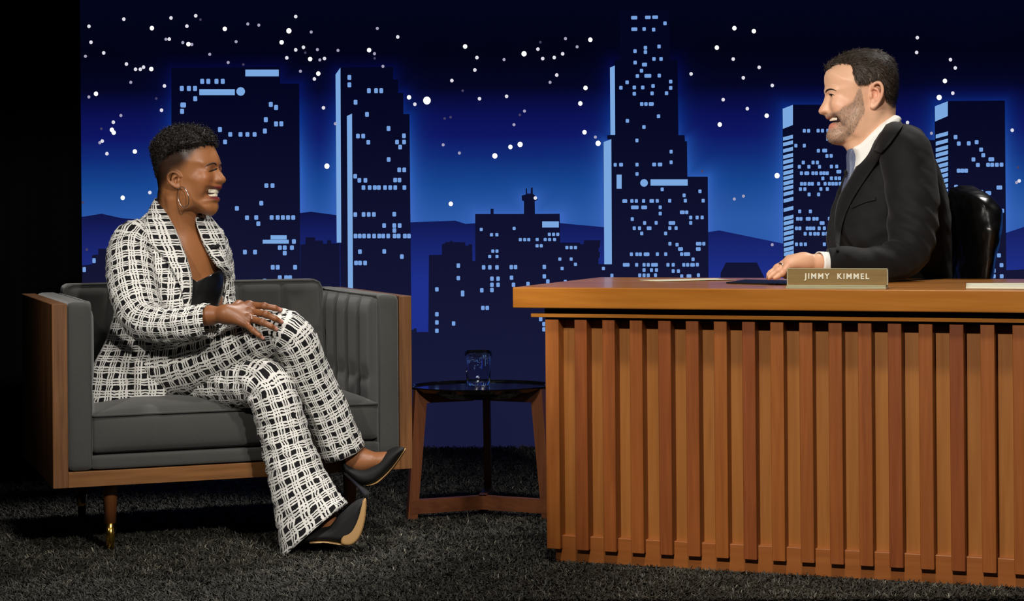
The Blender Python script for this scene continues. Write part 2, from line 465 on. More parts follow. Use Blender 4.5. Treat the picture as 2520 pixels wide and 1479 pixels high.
lit('B', [(826.5, 184), (838.5, 167), (840.5, 597), (829.5, 597)]); lit('B', [(854.5, 286), (867, 280), (869.5, 760), (857.5, 760)])
wins('C', 1280, 0, 4.0645, 36, 40, [(1139, 180, 66, 38), (1275, 177, 60, 36), (1348, 175, 62, 36), (1446, 236), (1140, 295, 64, 38), (1238, 293), (1333, 300), (1251, 480), (1251, 524), (1387, 468), (1147, 514), (1336, 592), (1407, 592), (1148, 628), (1242, 648, 54), (1212, 710), (1171, 762), (1275, 760, 74), (1389, 758), (1068, 826), (1503, 818), (1503, 882), (1006, 880), (1140, 877), (1224, 877), (1327, 863), (1140, 940), (1317, 936), (1462, 934), (1214, 1042), (1256, 1042), (1309, 1042, 54), (1382, 1165), (1071, 1210), (1236, 1272)])
lit('C', [(1500.7, 167), (1512.5, 162), (1513.5, 332.5), (1501.8, 332.5)]); lit('C', [(1485, 350), (1504, 342.8), (1505.3, 650), (1486.7, 650)])
rect('C', 1600.4, 441.4, 1691.5, 457); rect('C', 1517, 430, 1529.3, 464.4); disc('C', 1584.4, 450.3, 9.3)
wins('C', 1450, 300, 3.698, 30, 36, [(432, 170), (743, 272), (743, 368), (235, 391), (288, 390, 38), (433, 389), (589, 388, 38), (642, 388, 44), (433, 474), (662, 614), (1005, 632), (861, 669), (322, 721, 48), (387, 720), (427, 720), (493, 720), (567, 720, 44), (617, 719), (730, 718), (872, 717), (1034, 717), (413, 778, 74), (498, 778, 56), (644, 777), (644, 834), (845, 823, 48), (885, 823), (390, 884), (921, 870), (979, 870), (1025, 869), (502, 919), (607, 918), (750, 919, 64), (921, 918), (408, 967), (456, 967), (543, 967, 46), (731, 966), (788, 966), (476, 1015), (693, 1015), (732, 1108), (797, 1117), (994, 1108, 54), (1040, 1108), (828, 1156, 48), (990, 1156, 46), (382, 1204), (432, 1204), (463, 1204), (520, 1204, 56), (618, 1203), (694, 1203), (838, 1203), (886, 1203, 62), (942, 1250), (335, 1300, 66), (430, 1300), (497, 1300), (535, 1300), (592, 1300, 66), (714, 1300), (762, 1300), (858, 1300), (893, 1300), (937, 1300, 44), (981, 1298), (497, 1347), (564, 1347), (610, 1347), (762, 1357), (809, 1357), (458, 1395), (497, 1395), (535, 1395), (601, 1394), (839, 1404), (905, 1402, 46), (991, 1394), (205, 1397)])
wins('D', 1010, 430, 3.698, 30, 32, [(645, 498), (738, 546), (787, 546), (944, 488), (1264, 542), (1302, 542), (1340, 542), (1000, 590), (1040, 590), (1077, 590), (1153, 589), (1226, 589), (1266, 589), (1311, 589), (1152, 646), (1190, 646), (750, 694), (788, 694), (722, 743), (788, 743), (1423, 662), (1462, 662), (1501, 662), (1359, 767), (1462, 767), (1501, 814), (1380, 852), (1755, 852), (1409, 970)])
wins('D', 1010, 430, 3.698, 34, 42, [(437, 826), (667, 842), (723, 842), (788, 842), (918, 840), (957, 840), (1218, 838), (437, 940), (742, 945), (798, 945), (920, 936), (1218, 924), (1250, 970), (742, 1000), (798, 1000), (938, 1000), (1070, 993), (650, 1050), (742, 1048), (242, 1042), (476, 1079, 34, 58), (660, 1210), (700, 1210), (242, 1268), (242, 1342), (242, 1418), (394, 1352), (1185, 1312), (1215, 1357), (1215, 1405)])
rect('D', 1334.2, 544.7, 1375, 559.8)
wins('E', 1850, 230, 3.288, 26, 32, [(421, 303), (456, 303), (533, 302), (568, 302), (612, 302), (611, 370), (353, 423), (421, 423), (535, 464), (586, 463, 42), (604, 507), (638, 506), (413, 559), (492, 559), (527, 559), (381, 594), (458, 594), (544, 594), (640, 592), (683, 591), (398, 646), (441, 646, 42), (491, 646), (519, 646), (555, 646), (581, 646), (607, 646), (700, 633, 42), (571, 688), (640, 687), (676, 687), (705, 687), (399, 732), (427, 732), (460, 732), (486, 732), (537, 731), (589, 731), (624, 731), (652, 731), (679, 731), (710, 730), (390, 774), (426, 774), (555, 773), (607, 773), (460, 817), (537, 817), (384, 954), (470, 954), (367, 1014), (394, 1014), (453, 1014, 42), (498, 1014), (524, 1014), (624, 1013), (565, 1048, 42), (358, 1091), (385, 1091), (445, 1091), (471, 1091), (497, 1091), (541, 1091), (583, 1090), (428, 1135), (471, 1135), (506, 1135), (533, 1135), (575, 1135), (603, 1135), (358, 1220), (395, 1220), (430, 1220), (583, 1220), (447, 1305), (603, 1305), (640, 1300)])
lit('E', [(1925, 268), (1950, 258.5), (1950, 308), (1925.5, 317.5)])
for k, yy in enumerate((335, 380, 432, 482, 525, 570, 614, 655, 697, 738, 783, 836, 910, 980, 1020, 1062, 1103, 1146, 1190, 1232, 1268, 1320)):
    y0 = 230 + yy / 3.288; xo = k * 0.1
    lit('E', [(1926 + xo, y0 + 6), (1950 + xo, y0), (1950 + xo, y0 + 9.2), (1926 + xo, y0 + 15)])
wins('F', 2220, 60, 2.2757, 22, 25, [(295, 632), (313, 668), (369, 667), (413, 660), (438, 702), (450, 733), (395, 757), (420, 788), (495, 756, 34), (477, 787), (500, 787), (526, 787), (552, 786), (312, 820), (333, 820), (354, 820), (540, 914, 34), (478, 945, 34), (532, 1044), (556, 1044), (531, 1195), (512, 1231), (506, 1262), (538, 1293), (482, 1348), (552, 1348), (509, 1379), (484, 1410), (509, 1410), (553, 1410), (480, 1231), (298, 910), (440, 940)])
lit('F', [(2299, 262), (2330.5, 249.8), (2330.5, 286), (2299.5, 299.5)])
for yy in (600, 640, 676, 706, 738, 770, 800, 830, 860, 890, 920, 950, 980):
    y0 = 60 + yy / 2.2757
    lit('F', [(2301, y0 + 8), (2331, y0), (2331, y0 + 9.5), (2301, y0 + 17.5)])
wins('H', 200, 270, 2.79, 24, 36, [(91, 1036), (24, 1097)])

# --- star lights fixed on the drop
M_star = [emissive('star_faint', srgb(70, 64, 95)), emissive('star_dim', srgb(165, 160, 185)), emissive('star_mid', srgb(225, 222, 232)), emissive('star_bright', srgb(255, 253, 248), 1.15)]
star_r = {0: 3.1, 1: 3.7, 2: 4.3, 3: 5.4, 4: 6.4, 5: 9.4}
_sm = {}
def star(x, y, c):
    if c not in _sm:
        bm = bmesh.new()
        bmesh.ops.create_uvsphere(bm, u_segments=12, v_segments=7, radius=star_r[c] * YB / F)
        me = bpy.data.meshes.new('star_light'); bm.to_mesh(me); bm.free()
        me.materials.append(M_star[min(c, 3)])
        me.polygons.foreach_set('use_smooth', np.ones(len(me.polygons), dtype=bool))
        _sm[c] = me
    q = BX(x, y)
    o = bpy.data.objects.new('star_light', _sm[c]); COL.objects.link(o)
    o.parent = bd; o.location = (q[0], -0.021, q[1]); o.scale = (1, 0.8, 1.05)
def stars(ox, oy, sc, lst):
    for x, y, c in lst: star(ox + x / sc, oy + y / sc, c)
stars(200, 0, 4.482, [(98, 296, 2), (120, 471, 2), (59, 625, 1), (260, 588, 2), (481, 217, 2), (790, 316, 3), (1000, 204, 2), (1272, 180, 2), (1324, 222, 0), (1175, 294, 2), (944, 438, 1), (981, 437, 2), (1130, 475, 1), (1192, 492, 3), (1230, 496, 1), (1592, 324, 3), (1845, 270, 1), (1966, 283, 1), (1716, 465, 1), (1426, 604, 1), (1629, 694, 1), (1796, 716, 0), (2372, 189, 2), (2297, 346, 4), (2217, 472, 3), (2372, 555, 2), (2457, 527, 2), (2477, 586, 0), (2274, 643, 2), (2424, 790, 1), (510, 711, 2), (610, 769, 2), (663, 769, 2), (698, 746, 2), (783, 766, 3), (558, 912, 1), (928, 952, 2), (97, 1073, 1), (175, 1038, 3), (838, 1090, 0), (896, 1219, 2), (449, 1277, 1), (366, 1351, 2), (234, 1423, 0), (350, 1435, 3), (370, 1465, 3)])
stars(740, 0, 4.482, [(122, 359, 1), (190, 552, 1), (417, 561, 1), (110, 656, 3), (217, 666, 1), (268, 650, 2), (849, 319, 1), (1074, 413, 2), (759, 558, 3), (818, 597, 1), (820, 648, 0), (911, 736, 1), (200, 816, 3), (157, 875, 2), (257, 1192, 2), (387, 1367, 1), (1198, 1077, 3), (1262, 1153, 2), (1395, 1112, 5), (1815, 518, 3), (1945, 640, 2), (2243, 662, 1), (2463, 598, 4), (1922, 776, 2), (1669, 893, 2), (1788, 1004, 0), (1973, 1092, 2), (2271, 1066, 2), (1590, 1310, 0), (1655, 1296, 0), (2468, 1228, 1), (2417, 1270, 0), (2352, 1378, 1)])
stars(1280, 0, 4.0645, [(201, 427, 0), (177, 496, 2), (225, 590, 2), (340, 580, 2), (424, 543, 2), (452, 391, 1), (568, 473, 1), (700, 402, 3), (365, 755, 2), (298, 827, 1), (652, 883, 3), (600, 1038, 3), (642, 1325, 3), (1705, 743, 2), (1962, 481, 3), (2137, 287, 3), (2331, 317, 3), (2125, 595, 2), (2384, 678, 2), (2226, 782, 2), (2515, 858, 2), (2025, 1000, 2), (2266, 1090, 2), (2459, 1160, 3), (1991, 1248, 3)])
stars(1450, 300, 3.698, [(54, 140, 1), (79, 197, 4), (1023, 450, 0), (1315, 702, 1), (1398, 676, 1), (1703, 490, 4), (1659, 1117, 1)])
stars(1010, 430, 3.698, [(369, 265, 3), (1136, 212, 2), (769, -170, 4), (910, -251, 3), (998, -274, 4), (447, -196, 1), (300, -270, 1)])
stars(2220, 60, 2.2757, [(79, 77, 2), (75, 160, 2), (264, 200, 2), (291, 246, 2), (233, 319, 3), (277, 387, 2), (201, 411, 4), (24, 551, 2), (158, 611, 1), (609, 594, 2), (641, 802, 0), (648, 877, 2), (633, 886, 1)])
stars(200, 270, 2.79, [(152, 217, 2), (135, 228, 1), (184, 303, 2), (375, 288, 3), (478, 569, 2), (292, 605, 3), (18, 637, 0), (46, 960, 0)])
stars(520, 300, 3.698, [(1057, 404, 4)])
# ================================================================== desk
TD = math.radians(20.0)
dx_ = Vector((math.cos(TD), -math.sin(TD), 0)); dy_ = Vector((math.sin(TD), math.cos(TD), 0))
baseL = PZ(1368, 1382, 0.0)
DO = baseL - 0.02 * dy_ - 0.026 * dx_
def to_desk(p):
    r = Vector(p) - DO
    return Vector((r.dot(dx_), r.dot(dy_), r.z))
def from_desk(x, y, z): return DO + dx_ * x + dy_ * y + Vector((0, 0, z))
SLAB_F, DESK_D = -0.035, 0.74
_c = PP(1261, 707, DO + dy_ * SLAB_F, dy_)
SLAB_X0, SLAB_Z = to_desk(_c).x, _c.z
_c2 = PP(1261, 757.5, DO + dy_ * SLAB_F, dy_)
SLAB_B = _c2.z
M_slab = wood('honey_wood_top', srgb(150, 88, 26), srgb(196, 128, 46), 'x', 0.30, 0.5, 0, 0.25)
M_post = wood('cedar_post', srgb(128, 66, 24), srgb(160, 88, 34), 'z', 0.45, 1.0, 0.26)
M_panel = wood('desk_panel_wood', srgb(140, 84, 32), srgb(168, 108, 48), 'z', 0.45, 0.6)
M_plinth = wood('desk_plinth_wood', srgb(138, 78, 30), srgb(164, 96, 40), 'x', 0.45, 0.8)
M_dark = plain('shade_and_fittings_black', srgb(12, 8, 6), 0.8)  # black for fittings and for painted shade in the desk gaps
desk = empty('desk', DO, -TD)
tag(desk, 'long slatted honey brown wooden desk with overhanging top', 'desk')
DX1 = 2.35
box('desk_top', SLAB_X0, DX1 + 0.09, SLAB_F, DESK_D, SLAB_B, SLAB_Z, M_slab, desk, 0.0025, 2)
z_r1 = PP(1330, 771.5, DO - dy_ * 0.01, dy_).z; z_r0 = PP(1330, 780.5, DO - dy_ * 0.01, dy_).z
box('gap_shade_block', 0.0, DX1, 0.02, 0.70, z_r1, SLAB_B, M_dark, desk)  # recessed block coloured black to stand in for shade under the top
box('top_rail', -0.028, DX1 + 0.03, -0.012, 0.71, z_r0, z_r1, M_slab, desk, 0.001, 1)
box('rail_shade_strip', 0.005, DX1, 0.012, 0.70, z_r0 - 0.008, z_r0, M_dark, desk)  # thin black strip painted as the shadow under the rail
box('back_panel', 0.012, DX1 - 0.01, 0.045, 0.062, 0.05, z_r0 - 0.006, M_panel, desk)
box('end_panel', 0.012, 0.03, 0.062, 0.66, 0.01, z_r0 - 0.006, M_panel, desk)
box('end_panel', DX1 - 0.03, DX1 - 0.012, 0.062, 0.66, 0.01, z_r0 - 0.006, M_panel, desk)
z_sk = PP(1397, 1318, DO + dy_ * 0.02, dy_).z
box('plinth', 0.026, DX1 - 0.026, 0.02, 0.64, 0.0, z_sk, M_plinth, desk, 0.0015, 1)
post_px = [1344, 1416, 1484.5, 1552, 1622, 1690, 1759, 1828.5, 1898, 1969, 2041, 2113.6, 2187, 2263, 2339, 2415, 2494]
post_x = [to_desk(PP(x, 1150, DO, dy_)).x for x in post_px]
pw = (post_x[1] - post_x[0]) * 0.415
pit = (post_x[-1] - post_x[0]) / (len(post_x) - 1)
xx = post_x[-1] + pit
while xx < DX1 - pw: post_x.append(xx); xx += pit
z_p1 = z_r0 - 0.006
z_p0 = PP(1350, 1350, DO, dy_).z
pm = None
for i, x in enumerate(post_x):
    if pm is None:
        o = box('slat', 0, pw, 0, 0.046, z_p0, z_p1, M_post, desk, 0.0012, 1); pm = o.data
    else:
        o = bpy.data.objects.new('slat', pm); COL.objects.link(o); o.parent = desk
    o.location = (x, 0, 0)
    if i == 0: o.scale = (1.1, 1, 1)

# ------------------------------------------------------------------ name plate
M_plate = wood('plate_wood', srgb(126, 100, 58), srgb(154, 126, 76), 'x', 0.4, 1.0)
M_brass = plain('pale_brass', srgb(200, 192, 156), 0.3, metal=0.35)
M_cream = plain('cream_letter', srgb(240, 236, 214), 0.5)
pl0 = to_desk(PZ(1936, 708.5, SLAB_Z)); pl1 = to_desk(PZ(2182, 710.5, SLAB_Z))
ya = SLAB_F + 0.006
px0 = to_desk(PP(1937, 700, DO + dy_ * ya, dy_)).x; px1 = to_desk(PP(2183, 700, DO + dy_ * ya, dy_)).x
pz1 = PP(2060, 660.5, DO + dy_ * ya, dy_).z
np_ = empty('name_plate', from_desk(px0, ya, SLAB_Z), -TD)
tag(np_, 'wood grain desk name plate with cream raised letters in a brass holder', 'name plate')
W_, H_ = px1 - px0, pz1 - SLAB_Z
box('holder_base', -0.003, W_ - 0.002, -0.004, 0.045, 0, 0.006, M_brass, np_, 0.001, 1)
box('holder_lip', -0.001, W_ - 0.003, -0.002, 0.006, 0.006, 0.0105, M_brass, np_, 0.0008, 1)
box('board', 0.001, W_ - 0.001, 0.006, 0.0115, 0.0106, H_ - 0.0025, M_plate, np_)
box('frame_edge', 0, W_, 0.0055, 0.0125, H_ - 0.0025, H_, M_brass, np_, 0.0005, 1)
box('frame_edge', W_ - 0.001, W_ + 0.0015, 0.0055, 0.0125, 0.0106, H_ - 0.0025, M_brass, np_)
box('frame_edge', -0.0015, 0.001, 0.0055, 0.0125, 0.0106, H_ - 0.0025, M_brass, np_)
box('holder_back', 0, W_, 0.0125, 0.017, 0.006, H_ * 0.7, M_brass, np_)
tcu = bpy.data.curves.new('lettering', 'FONT')
tcu.body = 'JIMMY  KIMMEL'; tcu.size = 0.0205; tcu.extrude = 0.0009; tcu.bevel_depth = 0.0; tcu.offset = 0.00045
tcu.align_x = 'CENTER'; tcu.align_y = 'CENTER'; tcu.space_character = 1.3
tob = bpy.data.objects.new('tmp', tcu); COL.objects.link(tob)
dg = bpy.context.evaluated_depsgraph_get(); dg.update()
tme = bpy.data.meshes.new_from_object(tob.evaluated_get(dg)); bpy.data.objects.remove(tob)
tme.transform(Matrix.Rotation(math.pi / 2, 4, 'X'))
co = np.zeros(len(tme.vertices) * 3, np.float32); tme.vertices.foreach_get('co', co); co = co.reshape(-1, 3)
tgt = 160 / 246.0 * W_
co[:, 0] *= tgt / (co[:, 0].max() - co[:, 0].min())
co[:, 0] -= (co[:, 0].max() + co[:, 0].min()) / 2
zz = (co[:, 2].max() + co[:, 2].min()) / 2
co[:, 2] = (co[:, 2] - zz) * (0.0185 / (co[:, 2].max() - co[:, 2].min()))
tme.vertices.foreach_set('co', co.ravel()); tme.update(); tme.materials.clear()
lo = link_mesh('lettering', tme, M_cream, np_)
lo.location = (W_ * 0.495, 0.0055, 0.0106 + (H_ - 0.013) * 0.50)

# ------------------------------------------------------------------ papers on the desk
t = NT('cream_paper'); nz = t.noise(t.coord('Object'), 60, 3)
t.set(color=t.mix(nz, srgb(214, 208, 178), srgb(228, 222, 198)), rough=0.75); M_paper = t.mat
t = NT('charcoal_card'); nz = t.noise(t.coord('Object'), 200, 2)
t.set(color=t.mix(nz, srgb(20, 19, 20), srgb(34, 33, 34)), rough=0.4); M_card = t.mat
def sheet(name, pix, mat, thick, curl, label, cat):
    pts = [PZ(x, y, SLAB_Z + 0.001) for x, y in pix]
    c = sum(pts, Vector()) / 4
    root = empty(name + '_tmp', (0, 0, 0)); bpy.data.objects.remove(root)
    n = 14; V = []; Q = []
    for lay in (0, 1):
        for i in range(n + 1):
            for j in range(n + 1):
                u, v = i / n, j / n
                p = (pts[0] * (1 - u) + pts[1] * u) * (1 - v) + (pts[3] * (1 - u) + pts[2] * u) * v
                e = max(abs(2 * u - 1), abs(2 * v - 1))
                V.append((p.x - c.x, p.y - c.y, 0.0006 + curl * (abs(2 * u - 1) ** 4) * (0.5 + 0.5 * v) + lay * thick))
    m = (n + 1) ** 2
    for i in range(n):
        for j in range(n):
            a = i * (n + 1) + j
            Q.append((a, a + 1, a + n + 2, a + n + 1)); Q.append((m + a, m + a + n + 1, m + a + n + 2, m + a + 1))
    for i in range(n):
        for a, b in ((i * (n + 1), (i + 1) * (n + 1)), ((i + 1) * (n + 1) + n, i * (n + 1) + n), (i + 1, i), (n * (n + 1) + i, n * (n + 1) + i + 1)):
            Q.append((a, b, b + m, a + m))
    o = quadmesh(name, np.array(V), np.array(Q), mat, None, False)
    o.location = (c.x, c.y, SLAB_Z)
    return tag(o, label, cat)
sheet('paper_sheet', [(1572, 689.5), (1625, 692.5), (1812, 689), (1765, 685.8)], M_paper, 0.0008, 0.0015, 'single cream paper sheet lying on the desk left of the folder', 'paper')
sheet('folder', [(1787, 697.5), (1985, 702), (1985, 692.5), (1835, 690.3)], M_card, 0.003, 0.001, 'flat charcoal folder under the hand beside the name plate', 'folder')
sheet('paper_stack', [(2377, 710.5), (2600, 712.5), (2610, 699), (2378, 699.5)], M_paper, 0.004, 0.0, 'cream paper stack on the desk right of the name plate', 'paper')

# ================================================================== armchair
TC = math.radians(20.3)
CO = PZ(129, 1203, 0.189); CO.z = 0
CO = Vector((-1.250, 5.178, 0))
cx_ = Vector((math.cos(TC), math.sin(TC), 0)); cy_ = Vector((-math.sin(TC), math.cos(TC), 0))
def from_chair(x, y, z): return CO + cx_ * x + cy_ * y + Vector((0, 0, z))
def to_chair(p):
    r = Vector(p) - CO
    return Vector((r.dot(cx_), r.dot(cy_), r.z))
CW, CD = 1.02, 0.77
M_walnut = wood('walnut_edge', srgb(76, 48, 25), srgb(124, 82, 46), 'z', 0.4, 1.0)
M_walnut_x = wood('walnut_rail', srgb(80, 48, 22), srgb(132, 88, 46), 'x', 0.4, 0.8)
M_walnut_s = wood('walnut_side', srgb(70, 40, 28), srgb(104, 62, 44), 'z', 0.4, 0.7)
t = NT('charcoal_upholstery')
cc = t.coord('Object', (1, 1, 1))
wv = t.node('ShaderNodeTexWave', wave_type='BANDS', bands_direction='DIAGONAL'); t.l.new(cc, wv.inputs[0]); wv.inputs['Scale'].default_value = 260
nz = t.noise(cc, 420, 2); n2 = t.noise(cc, 6, 3)
t.set(color=t.mix(t.m('ADD', t.m('MULTIPLY', nz, 0.6), t.m('MULTIPLY', n2, 0.4)), srgb(43, 43, 41), srgb(72, 72, 69)), rough=0.85, spec=0.25, sheen=0.25)
t.bump(t.m('ADD', wv.outputs['Fac'], nz), 0.25, 0.0006)
M_fab = t.mat
M_gold = plain('polished_brass', srgb(226, 178, 82), 0.18, metal=1.0)
M_legw = wood('walnut_leg', srgb(84, 46, 22), srgb(124, 74, 40), 'z', 0.35, 1.0)
ch = empty('armchair', CO, TC)
tag(ch, 'wide charcoal upholstered armchair in a walnut box frame with brass tipped legs', 'armchair')
Z0, Z1 = 0.189, 0.690
box('side_panel', 0, 0.041, 0, CD, Z0, Z1, M_walnut, ch, 0.0015, 1)
box('side_panel', CW - 0.037, CW, 0, CD, Z0, Z1, M_walnut, ch, 0.0015, 1)
box('front_rail', 0.041, CW - 0.037, 0.002, 0.05, Z0, Z0 + 0.042, M_walnut_x, ch, 0.001, 1)
box('back_panel', 0.041, CW - 0.037, CD - 0.025, CD - 0.001, Z0, Z1 - 0.01, M_walnut_x, ch, 0.001, 1)
box('underside', 0.041, CW - 0.037, 0.05, CD - 0.03, Z0 + 0.005, Z0 + 0.03, M_dark, ch)
AI0, AI1 = 0.041, 0.108     # left padded arm
AJ0, AJ1 = CW - 0.037 - 0.062, CW - 0.037
def tuft(u, n, w=0.10):
    s = u * n; d = np.abs(s - np.round(s))          # 0 at seams
    return 1.0 - np.exp(-(d / w) ** 1.0)
def arm_fn(side):
    def fn(U, p):
        m = (U[:, 0] * side > 0.98)
        v = (U[:, 1] + 1) / 2; w = (U[:, 2] + 1) / 2
        edge = np.clip((1 - np.abs(U[:, 1])) * 6, 0, 1) * np.clip((1 - np.abs(U[:, 2])) * 6, 0, 1)
        ch_ = tuft(np.clip((v - 0.06) / 0.88, 0, 1), 5, 0.06) * (0.35 + 0.65 * tuft(w + 0.02, 2, 0.05))
        p[:, 0] += np.where(m, side * 0.014 * ch_ * edge, 0)
        return p
    return fn
soft_box('arm_pad', (AI0, 0.004, Z0 + 0.043), (AI1, CD - 0.03, Z1 + 0.004), 0.014, (4, 56, 30), M_fab, ch, arm_fn(1))
soft_box('arm_pad', (AJ0, 0.004, Z0 + 0.043), (AJ1, CD - 0.03, Z1 + 0.004), 0.014, (4, 56, 30), M_fab, ch, arm_fn(-1))
SX0, SX1 = AI1 - 0.006, AJ0 + 0.006
soft_box('seat_base', (SX0 + 0.001, 0.006, Z0 + 0.043), (SX1 - 0.001, CD - 0.06, 0.273), 0.010, (30, 10, 6), M_fab, ch)
def seat_fn(U, p):
    top = U[:, 2] > 0.98
    b = np.clip(1 - np.abs(U[:, 0]) ** 4, 0, 1) * np.clip(1 - np.abs(U[:, 1]) ** 4, 0, 1)
    p[:, 2] += np.where(top, 0.034 * b, 0)
    fr = U[:, 1] < -0.98
    p[:, 1] -= np.where(fr, 0.012 * (1 - U[:, 2] ** 2) * (1 - U[:, 0] ** 6), 0)
    return p
soft_box('seat_cushion', (SX0, 0.016, 0.275), (SX1, 0.60, 0.386), 0.018, (44, 30, 10), M_fab, ch, seat_fn)
def pipe_loop(name, x0, x1, y0, y1, z, r, rad, parent):
    pts = []
    for cx, cy, a0 in ((x1 - r, y0 + r, -90), (x1 - r, y1 - r, 0), (x0 + r, y1 - r, 90), (x0 + r, y0 + r, 180)):
        for k in range(6):
            a = math.radians(a0 + 90 * k / 5)
            pts.append((cx + r * math.cos(a), cy + r * math.sin(a), z))
    return tube(name, pts, rad, M_fab, parent, 6, True)
pipe_loop('seat_piping', SX0 + 0.003, SX1 - 0.003, 0.010, 0.60, 0.381, 0.02, 0.0032, ch)
# tufted back cushion, leaning
BXa, BXb = SX0 + 0.006, SX1 - 0.012
def back_fn(U, p):
    u = (U[:, 0] + 1) / 2; w = (U[:, 2] + 1) / 2
    front = U[:, 1] < -0.98
    edge = np.clip((1 - np.abs(U[:, 0])) * 10, 0, 1) * np.clip((1 - np.abs(U[:, 2])) * 6, 0, 1)
    pf = tuft(u, 6, 0.05) * (0.4 + 0.6 * tuft(w, 2, 0.03))
    p[:, 1] += np.where(front, -0.013 * pf * edge, 0)
    lean = (p[:, 2] - 0.40) * 0.24
    p[:, 1] += lean
    return p
soft_box('back_cushion', (BXa, 0.535, 0.395), (BXb, 0.655, 0.722), 0.024, (84, 8, 36), M_fab, ch, back_fn)
pts = []
for x, z in ((BXa + 0.004, 0.45), (BXa + 0.004, 0.695), (BXa + 0.012, 0.712), (BXa + 0.03, 0.7185), (BXb - 0.03, 0.7185), (BXb - 0.012, 0.712), (BXb - 0.004, 0.695), (BXb - 0.004, 0.45)):
    pts.append((x, 0.537 + (z - 0.40) * 0.24, z))
pts2 = []
for a, b in zip(pts[:-1], pts[1:]):
    for k in range(10): pts2.append(tuple(np.array(a) * (1 - k / 10) + np.array(b) * k / 10))
tube('back_piping', pts2, 0.0035, M_fab, ch, 6)
for side, xq in ((0, AI1 - 0.004), (1, AJ0 + 0.004)):
    tube('arm_piping', [(xq, 0.012, Z0 + 0.06), (xq, 0.008, Z1 - 0.03), (xq, 0.012, Z1 - 0.008), (xq, 0.03, Z1 + 0.001), (xq, CD - 0.1, Z1 + 0.001)], 0.0032, M_fab, ch, 6)
ztp = Z0 + 0.01
for lx, ly in ((0.165, 0.085), (CW - 0.165, 0.085), (0.165, CD - 0.10), (CW - 0.165, CD - 0.10)):
    lg_ = lathe('leg', [(0.0, ztp), (0.0225, ztp), (0.0205, 0.165), (0.0165, 0.075), (0.0, 0.075)], 20, M_legw, ch, (lx, ly, 0))
    lathe('leg_ferrule', [(0.0, 0.075), (0.0168, 0.075), (0.0105, 0.002), (0.0, 0.002)], 20, M_gold, lg_, (lx, ly, 0))

# ================================================================== side table
M_tray = plain('black_lacquer', srgb(8, 8, 10), 0.12, coat=0.6)
M_tabw = wood('table_leg_wood', srgb(78, 42, 22), srgb(110, 63, 36), 'z', 0.35, 1.0)
M_tabx = wood('table_base_wood', srgb(78, 42, 22), srgb(112, 64, 36), 'x', 0.35, 1.0)
TZ = 0.397
tl = PZ(1022, 949, TZ); trr = PZ(1334, 948, TZ)
tcn = Vector(((tl.x + trr.x) / 2 + 0.002, 5.86, 0))
st = empty('side_table', tcn)
tag(st, 'small three legged side table with black tray top between armchair and desk', 'side table')
hw = (trr.x - tl.x) / 2
corners = [Vector((-hw, -0.06, 0)), Vector((hw, -0.07, 0)), Vector((0.022, 0.19, 0))]
# rounded triangular tray with a low lip
def tri_outline(scale, n=26):
    c = sum(corners, Vector()) / 3
    out = []
    for k in range(3):
        a, b = corners[k], corners[(k + 1) % 3]
        m = (a + b) / 2; nrm = (m - c).normalized()
        for i in range(n):
            u = i / n
            p = a * (1 - u) + b * u + nrm * 0.10 * (4 * u * (1 - u)) ** 0.8
            out.append(c + (p - c) * scale)
    return out
rings = [(0.60, -0.034), (0.93, -0.012), (1.0, -0.001), (1.0, 0.003), (0.985, 0.003), (0.97, -0.003), (0.5, -0.004)]
V = []; Q = []
o0 = tri_outline(1.0); nn = len(o0)
for s, dz in rings:
    for p in tri_outline(s): V.append((p.x, p.y, TZ + dz))
for k in range(len(rings) - 1):
    for i in range(nn):
        j = (i + 1) % nn
        Q.append((k * nn + i, k * nn + j, (k + 1) * nn + j, (k + 1) * nn + i))
faces = [tuple(q) for q in Q] + [tuple(range(nn))[::-1], tuple((len(rings) - 1) * nn + i for i in range(nn))]
pymesh('tray_top', V, faces, M_tray, st, False)
cen = sum(corners, Vector()) / 3
feet = []
def bar(name, a, b, w, h, mat, parent, w2=None):
    """tapered rectangular bar from a to b; h along the horizontal bar direction's up"""
    a, b = Vector(a), Vector(b); d = (b - a).normalized()
    side = d.cross(Vector((0, 0, 1)))
    if side.length < 0.2: side = Vector((1, 0, 0))
    side.normalize(); up = side.cross(d).normalized()
    w2 = w if w2 is None else w2
    V = []
    for p, ww in ((a, w), (b, w2)):
        for s, u in ((-1, -1), (1, -1), (1, 1), (-1, 1)):
            V.append(p + side * s * ww / 2 + up * u * h / 2)
    return pymesh(name, V, [(3, 2, 1, 0), (4, 5, 6, 7), (0, 1, 5, 4), (1, 2, 6, 5), (2, 3, 7, 6), (3, 0, 4, 7)], mat, parent)
def post(name, top, bot, rad_dir, w, dtop, dbot, mat, parent):
    """leg: width w across, depth dtop/dbot along the radial direction"""
    r = Vector(rad_dir).normalized(); s = Vector((0, 0, 1)).cross(r).normalized()
    V = []
    for p, dd in ((Vector(bot), dbot), (Vector(top), dtop)):
        for a, b in ((-1, -1), (1, -1), (1, 1), (-1, 1)):
            V.append(p + s * a * w / 2 + r * b * dd / 2)
    return pymesh(name, V, [(3, 2, 1, 0), (4, 5, 6, 7), (0, 1, 5, 4), (1, 2, 6, 5), (2, 3, 7, 6), (3, 0, 4, 7)], mat, parent)
